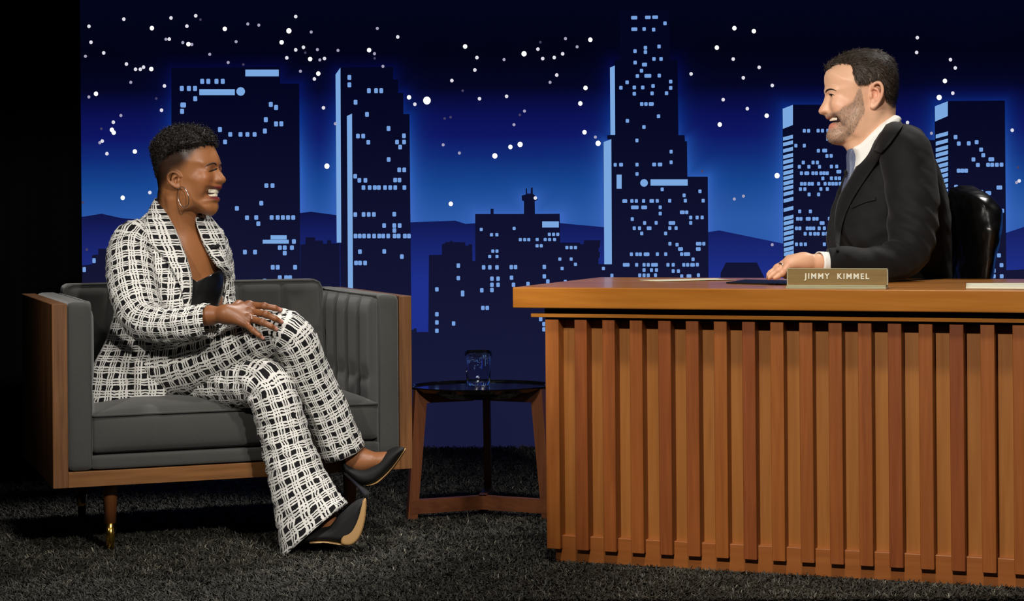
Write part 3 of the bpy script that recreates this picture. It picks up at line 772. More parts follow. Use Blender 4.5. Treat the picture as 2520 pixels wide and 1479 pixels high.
for k, c in enumerate(corners):
    r = (c - cen).normalized()
    top = Vector((c.x, c.y, TZ - 0.004)) - r * 0.02
    bot = Vector((c.x, c.y, 0.0)) + r * 0.012
    post('leg', top, bot, r, 0.022, 0.040, 0.030, M_tabw, st)
    tp = Vector((cen.x, cen.y, TZ - 0.030)) + r * 0.03
    bar('top_brace', tp, Vector((c.x, c.y, TZ - 0.030)) - r * 0.025, 0.020, 0.03, M_tabw, st)
    bar('base_arm', Vector((cen.x, cen.y, 0.038)) - r * 0.01, Vector((c.x, c.y, 0.038)) + r * 0.018, 0.024, 0.042, M_tabx, st)
lathe('screw_cap', [(0, 0), (0.005, 0), (0.005, 0.004), (0, 0.004)], 12, M_dark, st, (cen.x, cen.y, 0.058))

# ------------------------------------------------------------------ glass of water
t = NT('clear_glass'); t.set(color=(1, 1, 1, 1), rough=0.0, trans=1.0, ior=1.48)
nzg = t.noise(t.coord('Object', (1, 1, 0.02)), 160, 1); t.bump(nzg, 0.08, 0.001)
M_glass = t.mat
t = NT('water'); t.set(color=srgb(225, 235, 255), rough=0.0, trans=1.0, ior=1.33)
nzw = t.noise(t.coord('Object'), 30, 1); t.bump(nzw, 0.05, 0.001)
M_water = t.mat
gp = PZ(1177.5, 948, TZ - 0.003)
gl = empty('water_glass', (gp.x, gp.y, TZ - 0.0035))
tag(gl, 'clear tumbler nearly full of water on the black side table', 'glass')
s = gp.y / F
gh = 85 * s; rt = 33 * s; rb = 29 * s
lathe('tumbler', [(0, 0.0005), (rb - 0.002, 0.0005), (rb, 0.003), (rb + (rt - rb) * 0.15, gh * 0.15), (rt - 0.001, gh * 0.80), (rt, gh * 0.82), (rt + 0.0008, gh * 0.85), (rt, gh * 0.875), (rt + 0.0008, gh * 0.90), (rt, gh * 0.925), (rt, gh - 0.001), (rt - 0.001, gh), (rt - 0.002, gh - 0.001), (rt - 0.0028, gh * 0.8), (rb - 0.0018, 0.018), (rb - 0.005, 0.0135), (0, 0.012)], 48, M_glass, gl)
lathe('water', [(0, 0.0122), (rb - 0.0052, 0.0138), (rb - 0.0020, 0.0182), (rt - 0.0031, gh * 0.78), (rt - 0.0031, gh * 0.785), (0, gh * 0.783)], 48, M_water, gl)

# ================================================================== office chair behind the desk
t = NT('black_leather')
lc = t.coord('Object'); vz = t.node('ShaderNodeTexVoronoi'); t.l.new(lc, vz.inputs['Vector']); vz.inputs['Scale'].default_value = 420
n1 = t.noise(lc, 14, 3)
t.set(color=srgb(10, 9, 9), rough=t.m('ADD', 0.2, t.m('MULTIPLY', n1, 0.14)), spec=0.5)
t.bump(t.m('ADD', t.m('MULTIPLY', vz.outputs['Distance'], 0.3), n1), 0.18, 0.002)
M_leather = t.mat
YC = 5.63
oc_ = P(2385, 600, YC)
och = empty('office_chair', (oc_.x, YC, 0))
tag(och, 'black leather high back office chair behind the desk', 'office chair')
OCH_POLY = [(2338, 476), (2355, 463), (2378, 460), (2404, 466), (2426, 482), (2443, 500), (2449, 516), (2446, 545), (2438, 590), (2429, 640), (2421, 690), (2415, 760), (2405, 830), (2340, 830), (2345, 700), (2345, 560)]
# ================================================================== shag carpet pile
t = NT('shag_fibre')
at = t.node('ShaderNodeAttribute', attribute_name='tint')
nzc = t.noise(t.coord('Object'), 9, 3)
colr = t.ramp(at.outputs['Fac'], [(0.0, srgb(36, 35, 31)), (0.5, srgb(66, 64, 56)), (0.85, srgb(102, 98, 86)), (1.0, srgb(145, 140, 124))])
t.set(color=t.mix(t.m('MULTIPLY', nzc, 0.35), colr, srgb(34, 33, 29)), rough=0.6, spec=0.3)
M_shag = t.mat
def carpet(n):
    r = np.random.default_rng(5)
    Y = 4.55 + (YB - 0.03 - 4.55) * r.random(n * 2) ** 1.25
    X = (r.random(n * 2) * 2 - 1) * 0.345 * Y
    rx = (X - DO.x) * dx_.x + (Y - DO.y) * dx_.y; ry = (X - DO.x) * dy_.x + (Y - DO.y) * dy_.y
    keep = ~((rx > 0.03) & (ry > 0.018))
    # stay in front of the masking flat
    wx = (X - wb.x) * d.x + (Y - wb.y) * d.y; wy = -(X - wb.x) * d.y + (Y - wb.y) * d.x
    keep &= ~((wy > -0.03 * d.length) & (wx < 0.02))
    X, Y = X[keep][:n], Y[keep][:n]; n = len(X)
    clump = np.sin(X * 41 + 3 * np.sin(Y * 23)) * np.sin(Y * 37 + 2 * np.sin(X * 29)) + 0.6 * np.sin(X * 97 + Y * 61)
    a = r.random(n) * 2 * np.pi + clump * 1.2
    Ln = 0.022 + 0.016 * r.random(n)
    lean = 0.5 + 0.9 * r.random(n)
    w = 0.0011 + 0.0011 * r.random(n)
    dxh, dyh = np.cos(a), np.sin(a)
    sx, sy = -dyh * w, dxh * w
    base = np.stack([X, Y, np.full(n, -0.02)], 1)
    mid = base + np.stack([dxh * Ln * 0.22 * lean, dyh * Ln * 0.22 * lean, Ln * 0.60], 1)
    tip = base + np.stack([dxh * Ln * 0.75 * lean, dyh * Ln * 0.75 * lean, Ln * (0.92 - 0.30 * lean) + 0.003], 1)
    S = np.stack([sx, sy, np.zeros(n)], 1)
    V = np.stack([base - S, base + S, mid + S, mid - S, tip + S * 0.5, tip - S * 0.5], 1).reshape(-1, 3)
    k = np.arange(n)[:, None] * 6
    Q = np.concatenate([k + np.array([[0, 1, 2, 3]]), k + np.array([[3, 2, 4, 5]])], 0)
    o = quadmesh('shag_carpet', V, Q, M_shag, None, True)
    tint = np.clip(0.35 + 0.22 * r.standard_normal(n) + 0.20 * clump, 0, 1)
    at = o.data.attributes.new('tint', 'FLOAT', 'POINT')
    at.data.foreach_set('value', np.repeat(tint, 6).astype(np.float32))
    return o
o = carpet(300000)
tag(o, 'dark grey shag carpet covering the stage floor', 'carpet', None, 'stuff')
# ================================================================== implicit-surface modelling helpers
def surface_nets(S, org, h):
    ins = S < 0
    nx, ny, nz = S.shape
    c = ins[:-1, :-1, :-1].astype(np.int8)
    tot = np.zeros((nx - 1, ny - 1, nz - 1), np.int8)
    for i in (0, 1):
        for j in (0, 1):
            for k in (0, 1):
                tot += ins[i:nx - 1 + i, j:ny - 1 + j, k:nz - 1 + k]
    act = (tot > 0) & (tot < 8)
    ci, cj, ck = np.nonzero(act)
    idx = np.full(act.shape, -1, np.int32); idx[ci, cj, ck] = np.arange(len(ci))
    acc = np.zeros((len(ci), 3)); cnt = np.zeros(len(ci))
    corner = {}
    for i in (0, 1):
        for j in (0, 1):
            for k in (0, 1):
                corner[(i, j, k)] = S[ci + i, cj + j, ck + k].astype(np.float64)
    for a in corner:
        for ax in range(3):
            if a[ax] == 0:
                b = list(a); b[ax] = 1; b = tuple(b)
                va, vb = corner[a], corner[b]
                m = (va < 0) != (vb < 0)
                t = np.where(m, va / np.where(m, va - vb, 1), 0)
                p = np.array(a, float)[None, :].repeat(len(ci), 0); p[:, ax] = t
                acc += p * m[:, None]; cnt += m
    V = acc / cnt[:, None] + np.stack([ci, cj, ck], 1)
    Q = []
    for ax in range(3):
        sl0 = [slice(1, -1)] * 3; sl1 = [slice(1, -1)] * 3
        sl0[ax] = slice(0, -1); sl1[ax] = slice(1, None)
        a, b = ins[tuple(sl0)], ins[tuple(sl1)]
        m = a != b
        I = list(np.nonzero(m)); flip = a[m]
        off = [1, 1, 1]; off[ax] = 0
        g = [I[q] + off[q] for q in range(3)]
        u, v = [(1, 2), (2, 0), (0, 1)][ax]
        def cell(du, dv):
            q = [g[0], g[1], g[2]]; q[u] = q[u] - du; q[v] = q[v] - dv
            return idx[q[0], q[1], q[2]]
        q = np.stack([cell(1, 1), cell(0, 1), cell(0, 0), cell(1, 0)], 1)
        q[~flip] = q[~flip][:, ::-1]
        Q.append(q)
    Q = np.concatenate(Q, 0)
    Q = Q[(Q >= 0).all(1)]
    return V * h + np.array(org), Q

def smin(a, b, k):
    if k <= 0: return np.minimum(a, b)
    h = np.clip(0.5 + 0.5 * (b - a) / k, 0, 1)
    return b + (a - b) * h - k * h * (1 - h)

class Field:
    def __init__(self, lo, hi, h):
        self.lo = np.array(lo, float); self.h = h
        self.n = np.ceil((np.array(hi, float) - self.lo) / h).astype(int) + 1
        self.S = np.full(self.n, 0.06, np.float32)
        self.ax = [self.lo[i] + h * np.arange(self.n[i]) for i in range(3)]
    def win(self, lo, hi):
        a = np.clip(np.floor((np.array(lo) - self.lo) / self.h).astype(int), 0, self.n)
        b = np.clip(np.ceil((np.array(hi) - self.lo) / self.h).astype(int) + 1, 0, self.n)
        sl = tuple(slice(a[i], b[i]) for i in range(3))
        return sl, [self.ax[0][sl[0]][:, None, None], self.ax[1][sl[1]][None, :, None], self.ax[2][sl[2]][None, None, :]]
    def apply(self, lo, hi, fn, k=0.01, sub=False):
        sl, (x, y, z) = self.win(lo, hi)
        if any(s.stop <= s.start for s in sl): return
        d = fn(x, y, z)
        cur = self.S[sl]
        if sub: self.S[sl] = -smin(-cur, d, k)
        else: self.S[sl] = smin(cur, d, k)
    def cone(self, a, b, ra, rb, k=0.01, sub=False):
        a, b = np.array(a, float), np.array(b, float); ab = b - a; l2 = ab.dot(ab) + 1e-12
        m = max(ra, rb) + k + 2 * self.h
        def fn(x, y, z):
            t = np.clip(((x - a[0]) * ab[0] + (y - a[1]) * ab[1] + (z - a[2]) * ab[2]) / l2, 0, 1)
            return np.sqrt((x - a[0] - t * ab[0]) ** 2 + (y - a[1] - t * ab[1]) ** 2 + (z - a[2] - t * ab[2]) ** 2) - (ra + (rb - ra) * t)
        self.apply(np.minimum(a, b) - m, np.maximum(a, b) + m, fn, k, sub)
    def chain(self, pts, rad, k=0.01):
        for i in range(len(pts) - 1): self.cone(pts[i], pts[i + 1], rad[i], rad[i + 1], k)
    def ell(self, c, r, R=None, k=0.01, sub=False):
        """ellipsoid at c with radii r along the columns of R"""
        c = np.array(c, float); r = np.array(r, float)
        R = np.eye(3) if R is None else np.array(R, float)
        m = max(r) + k + 2 * self.h
        def fn(x, y, z):
            q = [((x - c[0]) * R[0, i] + (y - c[1]) * R[1, i] + (z - c[2]) * R[2, i]) for i in range(3)]
            k0 = np.sqrt(sum((q[i] / r[i]) ** 2 for i in range(3)))
            k1 = np.sqrt(sum((q[i] / r[i] ** 2) ** 2 for i in range(3)))
            return k0 * (k0 - 1) / np.maximum(k1, 1e-6)
        self.apply(c - m, c + m, fn, k, sub)
    def inflate(self, poly, W, R, p=0.5, plane=(1, 2), mid=0.0, k=0.01, sub=False, pfn=None, pad=0.03):
        """closed outline in two axes, swollen along the third; W may be a function of the plane coordinates"""
        poly = np.array(poly, float)
        ax = [i for i in range(3) if i not in plane][0]
        u = self.ax[plane[0]]; v = self.ax[plane[1]]
        U, Vv = np.meshgrid(u, v, indexing='ij')
        d = poly_sdf(poly, U, Vv)
        Wv = W(U, Vv) if callable(W) else W
        Rv = R(U, Vv) if callable(R) else R
        pv = pfn(U, Vv) if pfn is not None else p
        t = np.clip(-d / Rv, 0, 1)
        hw = Wv * (1 - (1 - t) ** 2) ** pv
        midv = mid(U, Vv) if callable(mid) else mid
        shp = [1, 1, 1]; shp[plane[0]] = len(u); shp[plane[1]] = len(v)
        # u index first in U
        def ex(A):
            A = np.broadcast_to(A, U.shape)
            if plane[0] > plane[1]: A = A.T
            return A.reshape(shp)
        w = [None, None, None]; w[ax] = slice(None)
        sh = [1, 1, 1]; sh[ax] = -1
        s = self.ax[ax].reshape(sh)
        f = np.abs(s - ex(midv)) - ex(hw)
        f = np.where(ex(d) > 0, np.sqrt(np.maximum(f, 0) ** 2 + ex(d) ** 2), f * 0.75)
        if sub: self.S = -smin(-self.S, f.astype(np.float32), k)
        else: self.S = smin(self.S, f.astype(np.float32), k)
        self.S = self.S.astype(np.float32)
    def blur(self, n=1, sl=None):
        S = self.S
        for _ in range(n):
            for ax in range(3):
                a = np.roll(S, 1, ax); b = np.roll(S, -1, ax)
                S = 0.25 * a + 0.5 * S + 0.25 * b
        self.S = S
    def coords(self): return self.ax[0][:, None, None], self.ax[1][None, :, None], self.ax[2][None, None, :]
    def mesh(self):
        S = self.S.copy()
        S[0], S[-1], S[:, 0], S[:, -1], S[:, :, 0], S[:, :, -1] = (0.05,) * 6
        return surface_nets(S, self.lo, self.h)
def poly_sdf(poly, U, V):
    n = len(poly); best = np.full(U.shape, 1e9); inside = np.zeros(U.shape, bool)
    for i in range(n):
        a, b = poly[i], poly[(i + 1) % n]
        e = b - a
        wx, wy = U - a[0], V - a[1]
        t = np.clip((wx * e[0] + wy * e[1]) / (e.dot(e) + 1e-12), 0, 1)
        best = np.minimum(best, (wx - t * e[0]) ** 2 + (wy - t * e[1]) ** 2)
        c = (a[1] > V) != (b[1] > V)
        den = (b[1] - a[1]) if abs(b[1] - a[1]) > 1e-12 else 1e-12
        inside ^= c & (U < (b[0] - a[0]) * (V - a[1]) / den + a[0])
    return np.where(inside, -1, 1) * np.sqrt(best)
def smooth_poly(pts, n=4):
    """closed Catmull-Rom refinement of an outline"""
    pts = np.array(pts, float); m = len(pts); out = []
    for i in range(m):
        p0, p1, p2, p3 = pts[i - 1], pts[i], pts[(i + 1) % m], pts[(i + 2) % m]
        for k in range(n):
            f = k / n
            out.append(0.5 * ((2 * p1) + (-p0 + p2) * f + (2 * p0 - 5 * p1 + 4 * p2 - p3) * f * f + (-p0 + 3 * p1 - 3 * p2 + p3) * f ** 3))
    return np.array(out)
def vnoise(p, seed=0, scale=1.0):
    """cheap smooth pseudo-noise of points (n,3) in -1..1"""
    r = np.random.default_rng(seed); out = np.zeros(len(p))
    for k in range(7):
        d = r.standard_normal(3) * scale * (1 + 0.5 * k); ph = r.random() * 6.28
        out += np.sin(p @ d + ph + 1.3 * np.sin(p @ (d[[1, 2, 0]]) + ph * 2)) / (1 + 0.35 * k)
    return out / 3.0
def vert_normals(V, Q):
    n = np.zeros_like(V)
    a = V[Q[:, 2]] - V[Q[:, 0]]; b = V[Q[:, 3 if Q.shape[1] > 3 else 1]] - V[Q[:, 1 if Q.shape[1] > 3 else 0]]
    f = np.cross(a, b)
    for k in range(Q.shape[1]): np.add.at(n, Q[:, k], f)
    return n / (np.linalg.norm(n, axis=1)[:, None] + 1e-12)
def join_parts(parts):
    V, Q, C, o = [], [], [], 0
    for p in parts:
        V.append(p[0]); Q.append(p[1] + o); C.append(p[2]); o += len(p[0])
    return np.concatenate(V), np.concatenate(Q), np.concatenate(C)
def set_color(o, C, name='skin'):
    at = o.data.attributes.new(name, 'FLOAT_COLOR', 'POINT')
    A = np.ones((len(C), 4), np.float32); A[:, :3] = C
    at.data.foreach_set('color', A.ravel())
def lin(*c): return np.array(srgb(*c)[:3])
def gauss(P_, c, r):
    d = (P_ - np.array(c)) / np.array(r)
    return np.exp(-(d ** 2).sum(1))
def sstep(a, b, x):
    t = np.clip((x - a) / (b - a), 0, 1); return t * t * (3 - 2 * t)
def skin_mat(name, rough, sss, radius):
    t = NT(name)
    at = t.node('ShaderNodeAttribute', attribute_name='skin')
    c = t.coord('Object'); n1 = t.noise(c, 60, 4); n2 = t.noise(c, 900, 2)
    col = t.mix(t.m('MULTIPLY', n1, 0.22), at.outputs['Color'], (0.5, 0.3, 0.2, 1), 'MULTIPLY')
    t.set(color=col, rough=t.m('ADD', rough - 0.05, t.m('MULTIPLY', n1, 0.12)), sss=sss, spec=0.45)
    t.b.inputs['Subsurface Radius'].default_value = radius
    t.b.inputs['Subsurface Scale'].default_value = 0.004
    t.bump(n2, 0.10, 0.0006)
    return t.mat
def loft(path, ra, rb, n, up, m=None, cells=None, lens=None, wob=None, ends=False, twist=0.0, close=True):
    """tube along path with elliptical rings (ra along side, rb along up-ish). returns V,Q,uv(loops) with uv in plaid cells"""
    path = np.asarray(path, float); k = len(path)
    T = np.gradient(path, axis=0); T /= np.linalg.norm(T, axis=1)[:, None]
    N = np.zeros_like(path); prev = np.array(up, float)
    for i in range(k):
        v = prev - T[i] * prev.dot(T[i]); v /= np.linalg.norm(v); N[i] = v; prev = v
    B = np.cross(T, N)
    a = np.linspace(0, 2 * np.pi, n, endpoint=False) + twist
    V = path[:, None, :] + np.asarray(ra)[:, None, None] * np.cos(a)[None, :, None] * B[:, None, :] + np.asarray(rb)[:, None, None] * np.sin(a)[None, :, None] * N[:, None, :]
    s = np.concatenate([[0], np.cumsum(np.linalg.norm(np.diff(path, axis=0), axis=1))])
    V = V.reshape(-1, 3)
    i, j = np.meshgrid(np.arange(k - 1), np.arange(n), indexing='ij'); i, j = i.ravel(), j.ravel()
    j2 = (j + 1) % n
    Q = np.stack([i * n + j, i * n + j2, (i + 1) * n + j2, (i + 1) * n + j], 1)
    cells = cells or 1.0
    per = cells                       # whole number of pattern cells around
    uv = np.zeros((len(Q), 4, 2))
    u0 = j / n * per; u1 = (j + 1) / n * per
    uv[:, 0, 0] = u0; uv[:, 1, 0] = u1; uv[:, 2, 0] = u1; uv[:, 3, 0] = u0
    sv = s / (lens or 0.03)
    uv[:, 0, 1] = sv[i]; uv[:, 1, 1] = sv[i]; uv[:, 2, 1] = sv[i + 1]; uv[:, 3, 1] = sv[i + 1]
    return V, Q, uv
def solid(o, th, off=-1.0):
    md = o.modifiers.new('thickness', 'SOLIDIFY'); md.thickness = th; md.offset = off
    return o
# ================================================================== guest (seated, print suit)
YG = 5.60
SG = F / YG
AL = math.radians(20)
HO = np.array(P(455, 430, YG))
fwG = np.array([math.cos(AL), -math.sin(AL), 0]); lfG = np.array([math.sin(AL), math.cos(AL), 0]); upG = np.array([0, 0, 1.0])
RG = np.stack([lfG, fwG, upG], 1)       # columns: local x (her left), y (forward), z (up)
def g2l(p): return (np.asarray(p, float) - HO) @ RG
def l2g(p): return np.asarray(p, float) @ RG.T + HO
def hz(pts, ox=350, oy=290, sc=5.917):
    """profile points traced in a zoom -> local (y,z)"""
    out = []
    for x, y in pts:
        out.append(((ox + x / sc - 455) / SG / math.cos(AL), -(oy + y / sc - 430) / SG))
    return np.array(out)
prof = hz([(1000, 330), (1050, 420), (1085, 490), (1120, 570), (1140, 640), (1142, 690), (1120, 745), (1118, 800), (1128, 880), (1140, 950), (1160, 985), (1186, 1010), (1184, 1036), (1150, 1050), (1080, 1056), (1052, 1088), (1070, 1128), (1118, 1160), (1152, 1172), (1156, 1196), (1138, 1222), (1112, 1248), (1122, 1285), (1116, 1340), (1090, 1392), (1030, 1430), (950, 1420), (850, 1385), (740, 1340), (600, 1260), (440, 1180), (320, 1080), (250, 950), (205, 800), (180, 650), (190, 500), (240, 375), (350, 260), (520, 195), (700, 180), (870, 225)])
nose = hz([(1105, 700), (1136, 735), (1156, 775), (1200, 832), (1240, 880), (1250, 918), (1232, 954), (1192, 972), (1155, 980), (1085, 985), (1060, 900), (1075, 800)])
H = 0.0022
f = Field((-0.30, -0.22, -0.46), (0.26, 0.17, 0.145), H)
Wg = lambda y, z: np.interp(z, [-0.16, -0.115, -0.07, -0.02, 0.04, 0.10], [0.048, 0.053, 0.061, 0.068, 0.073, 0.070])
pg = lambda y, z: np.where(y > 0.02, 0.60, 0.5) + 0 * z
f.inflate(smooth_poly(prof, 3), Wg, 0.074, pfn=pg, k=0.0)
f.inflate(smooth_poly(nose, 3), 0.0165, 0.013, p=0.62, k=0.010)
def L2(x, y): return hz([(x, y)])[0]
def LS(x, y, lat):
    """zoom point lying at lateral distance lat on the near side"""
    q = hz([(x, y)])[0]
    return np.array([q[0] + lat * math.tan(AL), q[1]])
for s in (-1, 1):
    # nostril wing
    q = LS(1112, 925, 0.0135); f.ell((s * 0.0135, q[0] - 0.002, q[1]), (0.0070, 0.0115, 0.0085), k=0.005)
    # smiling cheek and smile fold
    q = LS(1010, 880, 0.036); f.ell((s * 0.036, q[0] - 0.010, q[1]), (0.022, 0.020, 0.020), k=0.020)
    q = LS(930, 1000, 0.044); f.ell((s * 0.042, q[0] - 0.012, q[1]), (0.018, 0.022, 0.03), k=0.02)
    # eye socket, lids, brow
    q = LS(1058, 748, 0.031); f.ell((s * 0.031, q[0] + 0.004, q[1]), (0.017, 0.010, 0.0085), k=0.010, sub=True)
    q = LS(1030, 752, 0.031); f.ell((s * 0.031, q[0] - 0.0075, q[1] + 0.0005), (0.0150, 0.0120, 0.0105), k=0.005)
    q = LS(1060, 678, 0.022); f.cone((s * 0.012, q[0] + 0.000, q[1] - 0.002), (s * 0.044, q[0] - 0.018, q[1] - 0.001), 0.0055, 0.0055, k=0.012)
# jaw angle
for s in (-1, 1):
    q = LS(640, 1190, 0.05); f.ell((s * 0.047, q[0], q[1]), (0.016, 0.03, 0.032), k=0.03)
f.blur(2)
skullS = f.S.copy()
# ear (near side and far side)
for s in (-1, 1):
    LE = lambda x, y: LS(492 + (x - 492) * 0.88, 902 + (y - 902) * 0.90, 0.100)
    e0 = LE(480, 910)
    ey, ez = e0
    xs = s * 0.0735
    f.ell((s * 0.070, ey + 0.004, ez), (0.010, 0.015, 0.026), k=0.006)
    rim = [(LE(590, 860), 0.0), (LE(545, 800), 0.004), (LE(470, 785), 0.009), (LE(415, 830), 0.012), (LE(410, 900), 0.012), (LE(440, 960), 0.009), (LE(500, 1010), 0.005), (LE(545, 1030), 0.002)]
    pts = catmull([(xs + s * w, q[0], q[1]) for q, w in rim], 22)
    f.chain(pts, np.linspace(0.0037, 0.0041, 22), 0.002)
    q = LE(510, 900); f.ell((xs + s * 0.004, q[0], q[1]), (0.007, 0.008, 0.013), k=0.003, sub=True)
    a = [(xs + s * 0.003, *LE(520, 850)), (xs + s * 0.006, *LE(470, 890)), (xs + s * 0.004, *LE(490, 960))]
    f.chain(catmull(a, 8), np.full(8, 0.0028), 0.003)
    q = LE(555, 930); f.ell((xs + s * 0.001, q[0], q[1]), (0.004, 0.004, 0.006), k=0.003)
    q = LE(555, 1015); f.ell((xs + s * 0.0005, q[0], q[1]), (0.0045, 0.007, 0.008), k=0.004)
# neck, throat and chest
nb = g2l(P(438, 590, 5.63))
f.cone((0, -0.030, -0.06), nb + np.array([0, -0.005, 0]), 0.054, 0.058, 0.03)
f.cone((0, -0.010, -0.09), nb + np.array([0.0, 0.012, 0.01]), 0.040, 0.048, 0.03)
tdir = np.array([0.5, -0.865, 0.0]); trt = np.array([-0.865, -0.5, 0.0])     # chest facing, her right
tl_f = tdir @ RG; tl_r = trt @ RG
SC = g2l(P(432, 612, 5.64))      # between the shoulders
Rt = np.stack([tl_r, tl_f, [0, 0, 1]], 1)
f.ell(SC + np.array([0, 0, -0.015]), (0.145, 0.070, 0.050), Rt, 0.05)      # shoulders
f.ell(SC + tl_f * 0.005 + np.array([0, 0, -0.10]), (0.135, 0.092, 0.15), Rt, 0.05)
for s in (-1, 1):
    f.ell(SC + tl_f * 0.060 + tl_r * s * 0.062 + np.array([0, 0, -0.150]), (0.058, 0.050, 0.060), Rt, 0.022)
    # collar bones, sternomastoid
    f.cone(SC + tl_f * 0.066 + tl_r * s * 0.018 + np.array([0, 0, 0.005]), SC + tl_f * 0.035 + tl_r * s * 0.13 + np.array([0, 0, 0.025]), 0.007, 0.007, 0.018)
    f.cone((s * 0.052, -0.015, -0.075), SC + tl_f * 0.055 + tl_r * s * 0.016 * -1 + np.array([0, 0, 0.02]), 0.012, 0.010, 0.02)
f.ell(SC + tl_f * 0.0 + np.array([0, 0, -0.24]), (0.115, 0.075, 0.14), Rt, 0.05)
f.blur(1)
headF = f
Vh, Qh = f.mesh()
# ---- complexion
base = lin(158, 104, 64); N = len(Vh)
C = np.tile(base, (N, 1))
def tint(C, w, col): return C * (1 - w[:, None]) + np.array(col) * w[:, None]
ln_ = Vh
up_l = L2(1160, 1020); lo_l = L2(1130, 1180)
mouth = gauss(ln_, (0, up_l[0] - 0.008, up_l[1]), (0.030, 0.022, 0.0050)) + gauss(ln_, (0, lo_l[0] - 0.006, lo_l[1] + 0.001), (0.026, 0.020, 0.0058))
C = tint(C, np.clip(mouth * 1.6, 0, 1), lin(108, 34, 40))
inner = L2(1095, 1095)
C = tint(C, np.clip(2.0 * gauss(ln_, (0, inner[0] - 0.012, inner[1]), (0.028, 0.016, 0.0075)) - 0.3, 0, 1), lin(60, 16, 18))
C = tint(C, 0.35 * gauss(ln_, (0, L2(1100, 520)[0], L2(1100, 520)[1]), (0.05, 0.05, 0.03)), lin(178, 122, 82))
for s in (-1, 1):
    q = LS(1000, 900, .04); C = tint(C, 0.4 * gauss(ln_, (s * 0.05, q[0], q[1]), (0.03, 0.03, 0.025)), lin(172, 102, 62))
    q = LS(1050, 712, .031); C = tint(C, 0.5 * gauss(ln_, (s * 0.032, q[0], q[1]), (0.018, 0.02, 0.007)), lin(120, 70, 58))
# faded sides of the hair
zz = ln_[:, 2]; yy = ln_[:, 1] - np.abs(ln_[:, 0]) * math.tan(AL)
hl = np.interp(yy, [-0.12, -0.085, -0.06, -0.03, -0.005, 0.02, 0.05, 0.09, 0.12], [-0.08, -0.07, -0.045, -0.005, 0.004, 0.024, 0.064, 0.080, 0.09])
fd = sstep(-0.012, 0.034, zz - hl)
fd = fd * (ln_[:, 2] > -0.11)
C = tint(C, fd * 0.92, lin(26, 17, 13))
napem = sstep(-0.055, -0.080, yy) * sstep(-0.125, -0.07, zz)
C = tint(C, napem * 0.9, lin(24, 16, 12))
parts_g = [(l2g(Vh), Qh, C)]

# ---- right hand on the knee
def zh(x, y, Y, ox=500, oy=720, sc=11.377): return np.array(P(ox + x / sc, oy + y / sc, Y))
fh_lo = np.array([P(480, 700, 5.2).x, 5.08, P(600, 880, 5.3).z]); fh_hi = np.array([P(715, 700, 5.2).x, 5.50, P(600, 715, 5.3).z])
f = Field(fh_lo, fh_hi, 0.0018)
wr = zh(150, 640, 5.285); wr2 = zh(650, 610, 5.27)
f.cone(zh(-250, 660, 5.30), wr, 0.027, 0.026, 0.01); f.cone(wr, wr2, 0.0235, 0.0225, 0.015)
kn = [zh(1290, 350, 5.305), zh(1330, 540, 5.285), zh(1290, 720, 5.262), zh(1190, 880, 5.245)]
for k_, rr in zip(kn, (0.0125, 0.013, 0.0125, 0.0115)):
    f.cone(wr2, k_, 0.019, rr, 0.016)
fing = [[kn[0], zh(1710, 375, 5.278), zh(2000, 435, 5.285), zh(2165, 490, 5.292)],
        [kn[1], zh(1750, 605, 5.245), zh(2010, 730, 5.250), zh(2185, 825, 5.262)],
        [kn[2], zh(1650, 825, 5.222), zh(1890, 940, 5.222), zh(2045, 1035, 5.232)],
        [kn[3], zh(1400, 1070, 5.218), zh(1560, 1190, 5.215), zh(1670, 1280, 5.220)]]
frad = [(0.0105, 0.0088, 0.0080, 0.0066), (0.0108, 0.0092, 0.0082, 0.0068), (0.0102, 0.0088, 0.0078, 0.0064), (0.0092, 0.0076, 0.0068, 0.0056)]
for ps, rs in zip(fing, frad):
    f.chain(ps, rs, 0.004)
    f.ell(ps[1], (rs[1] * 1.12,) * 3, k=0.004)
f.cone(wr2, zh(1000, 350, 5.335), 0.018, 0.014, 0.014); f.chain([zh(1000, 350, 5.335), zh(1500, 500, 5.36), zh(1800, 620, 5.365)], [0.013, 0.011, 0.008], 0.006)
for k_ in kn[:3]: f.ell(k_ + np.array([0, -0.006, 0.004]), (0.009, 0.009, 0.008), k=0.008)
f.blur(1)
V2, Q2 = f.mesh()
C2 = np.tile(lin(136, 86, 52), (len(V2), 1))
for k_ in kn: C2 = tint(C2, 0.35 * gauss(V2, k_ + np.array([0, -0.01, 0.006]), (0.014,) * 3), lin(84, 44, 28))
for ps in fing:
    C2 = tint(C2, 0.30 * gauss(V2, ps[1] + np.array([0, -0.006, 0.006]), (0.009,) * 3), lin(88, 46, 30))
    dirn = ps[3] - ps[2]; dirn /= np.linalg.norm(dirn)
    C2 = tint(C2, 0.9 * np.clip(1.6 * gauss(V2, ps[3] + dirn * 0.001 + np.array([0, -0.004, 0.0035]), (0.0062,) * 3), 0, 1), lin(196, 140, 122))
parts_g.append((V2, Q2, C2))

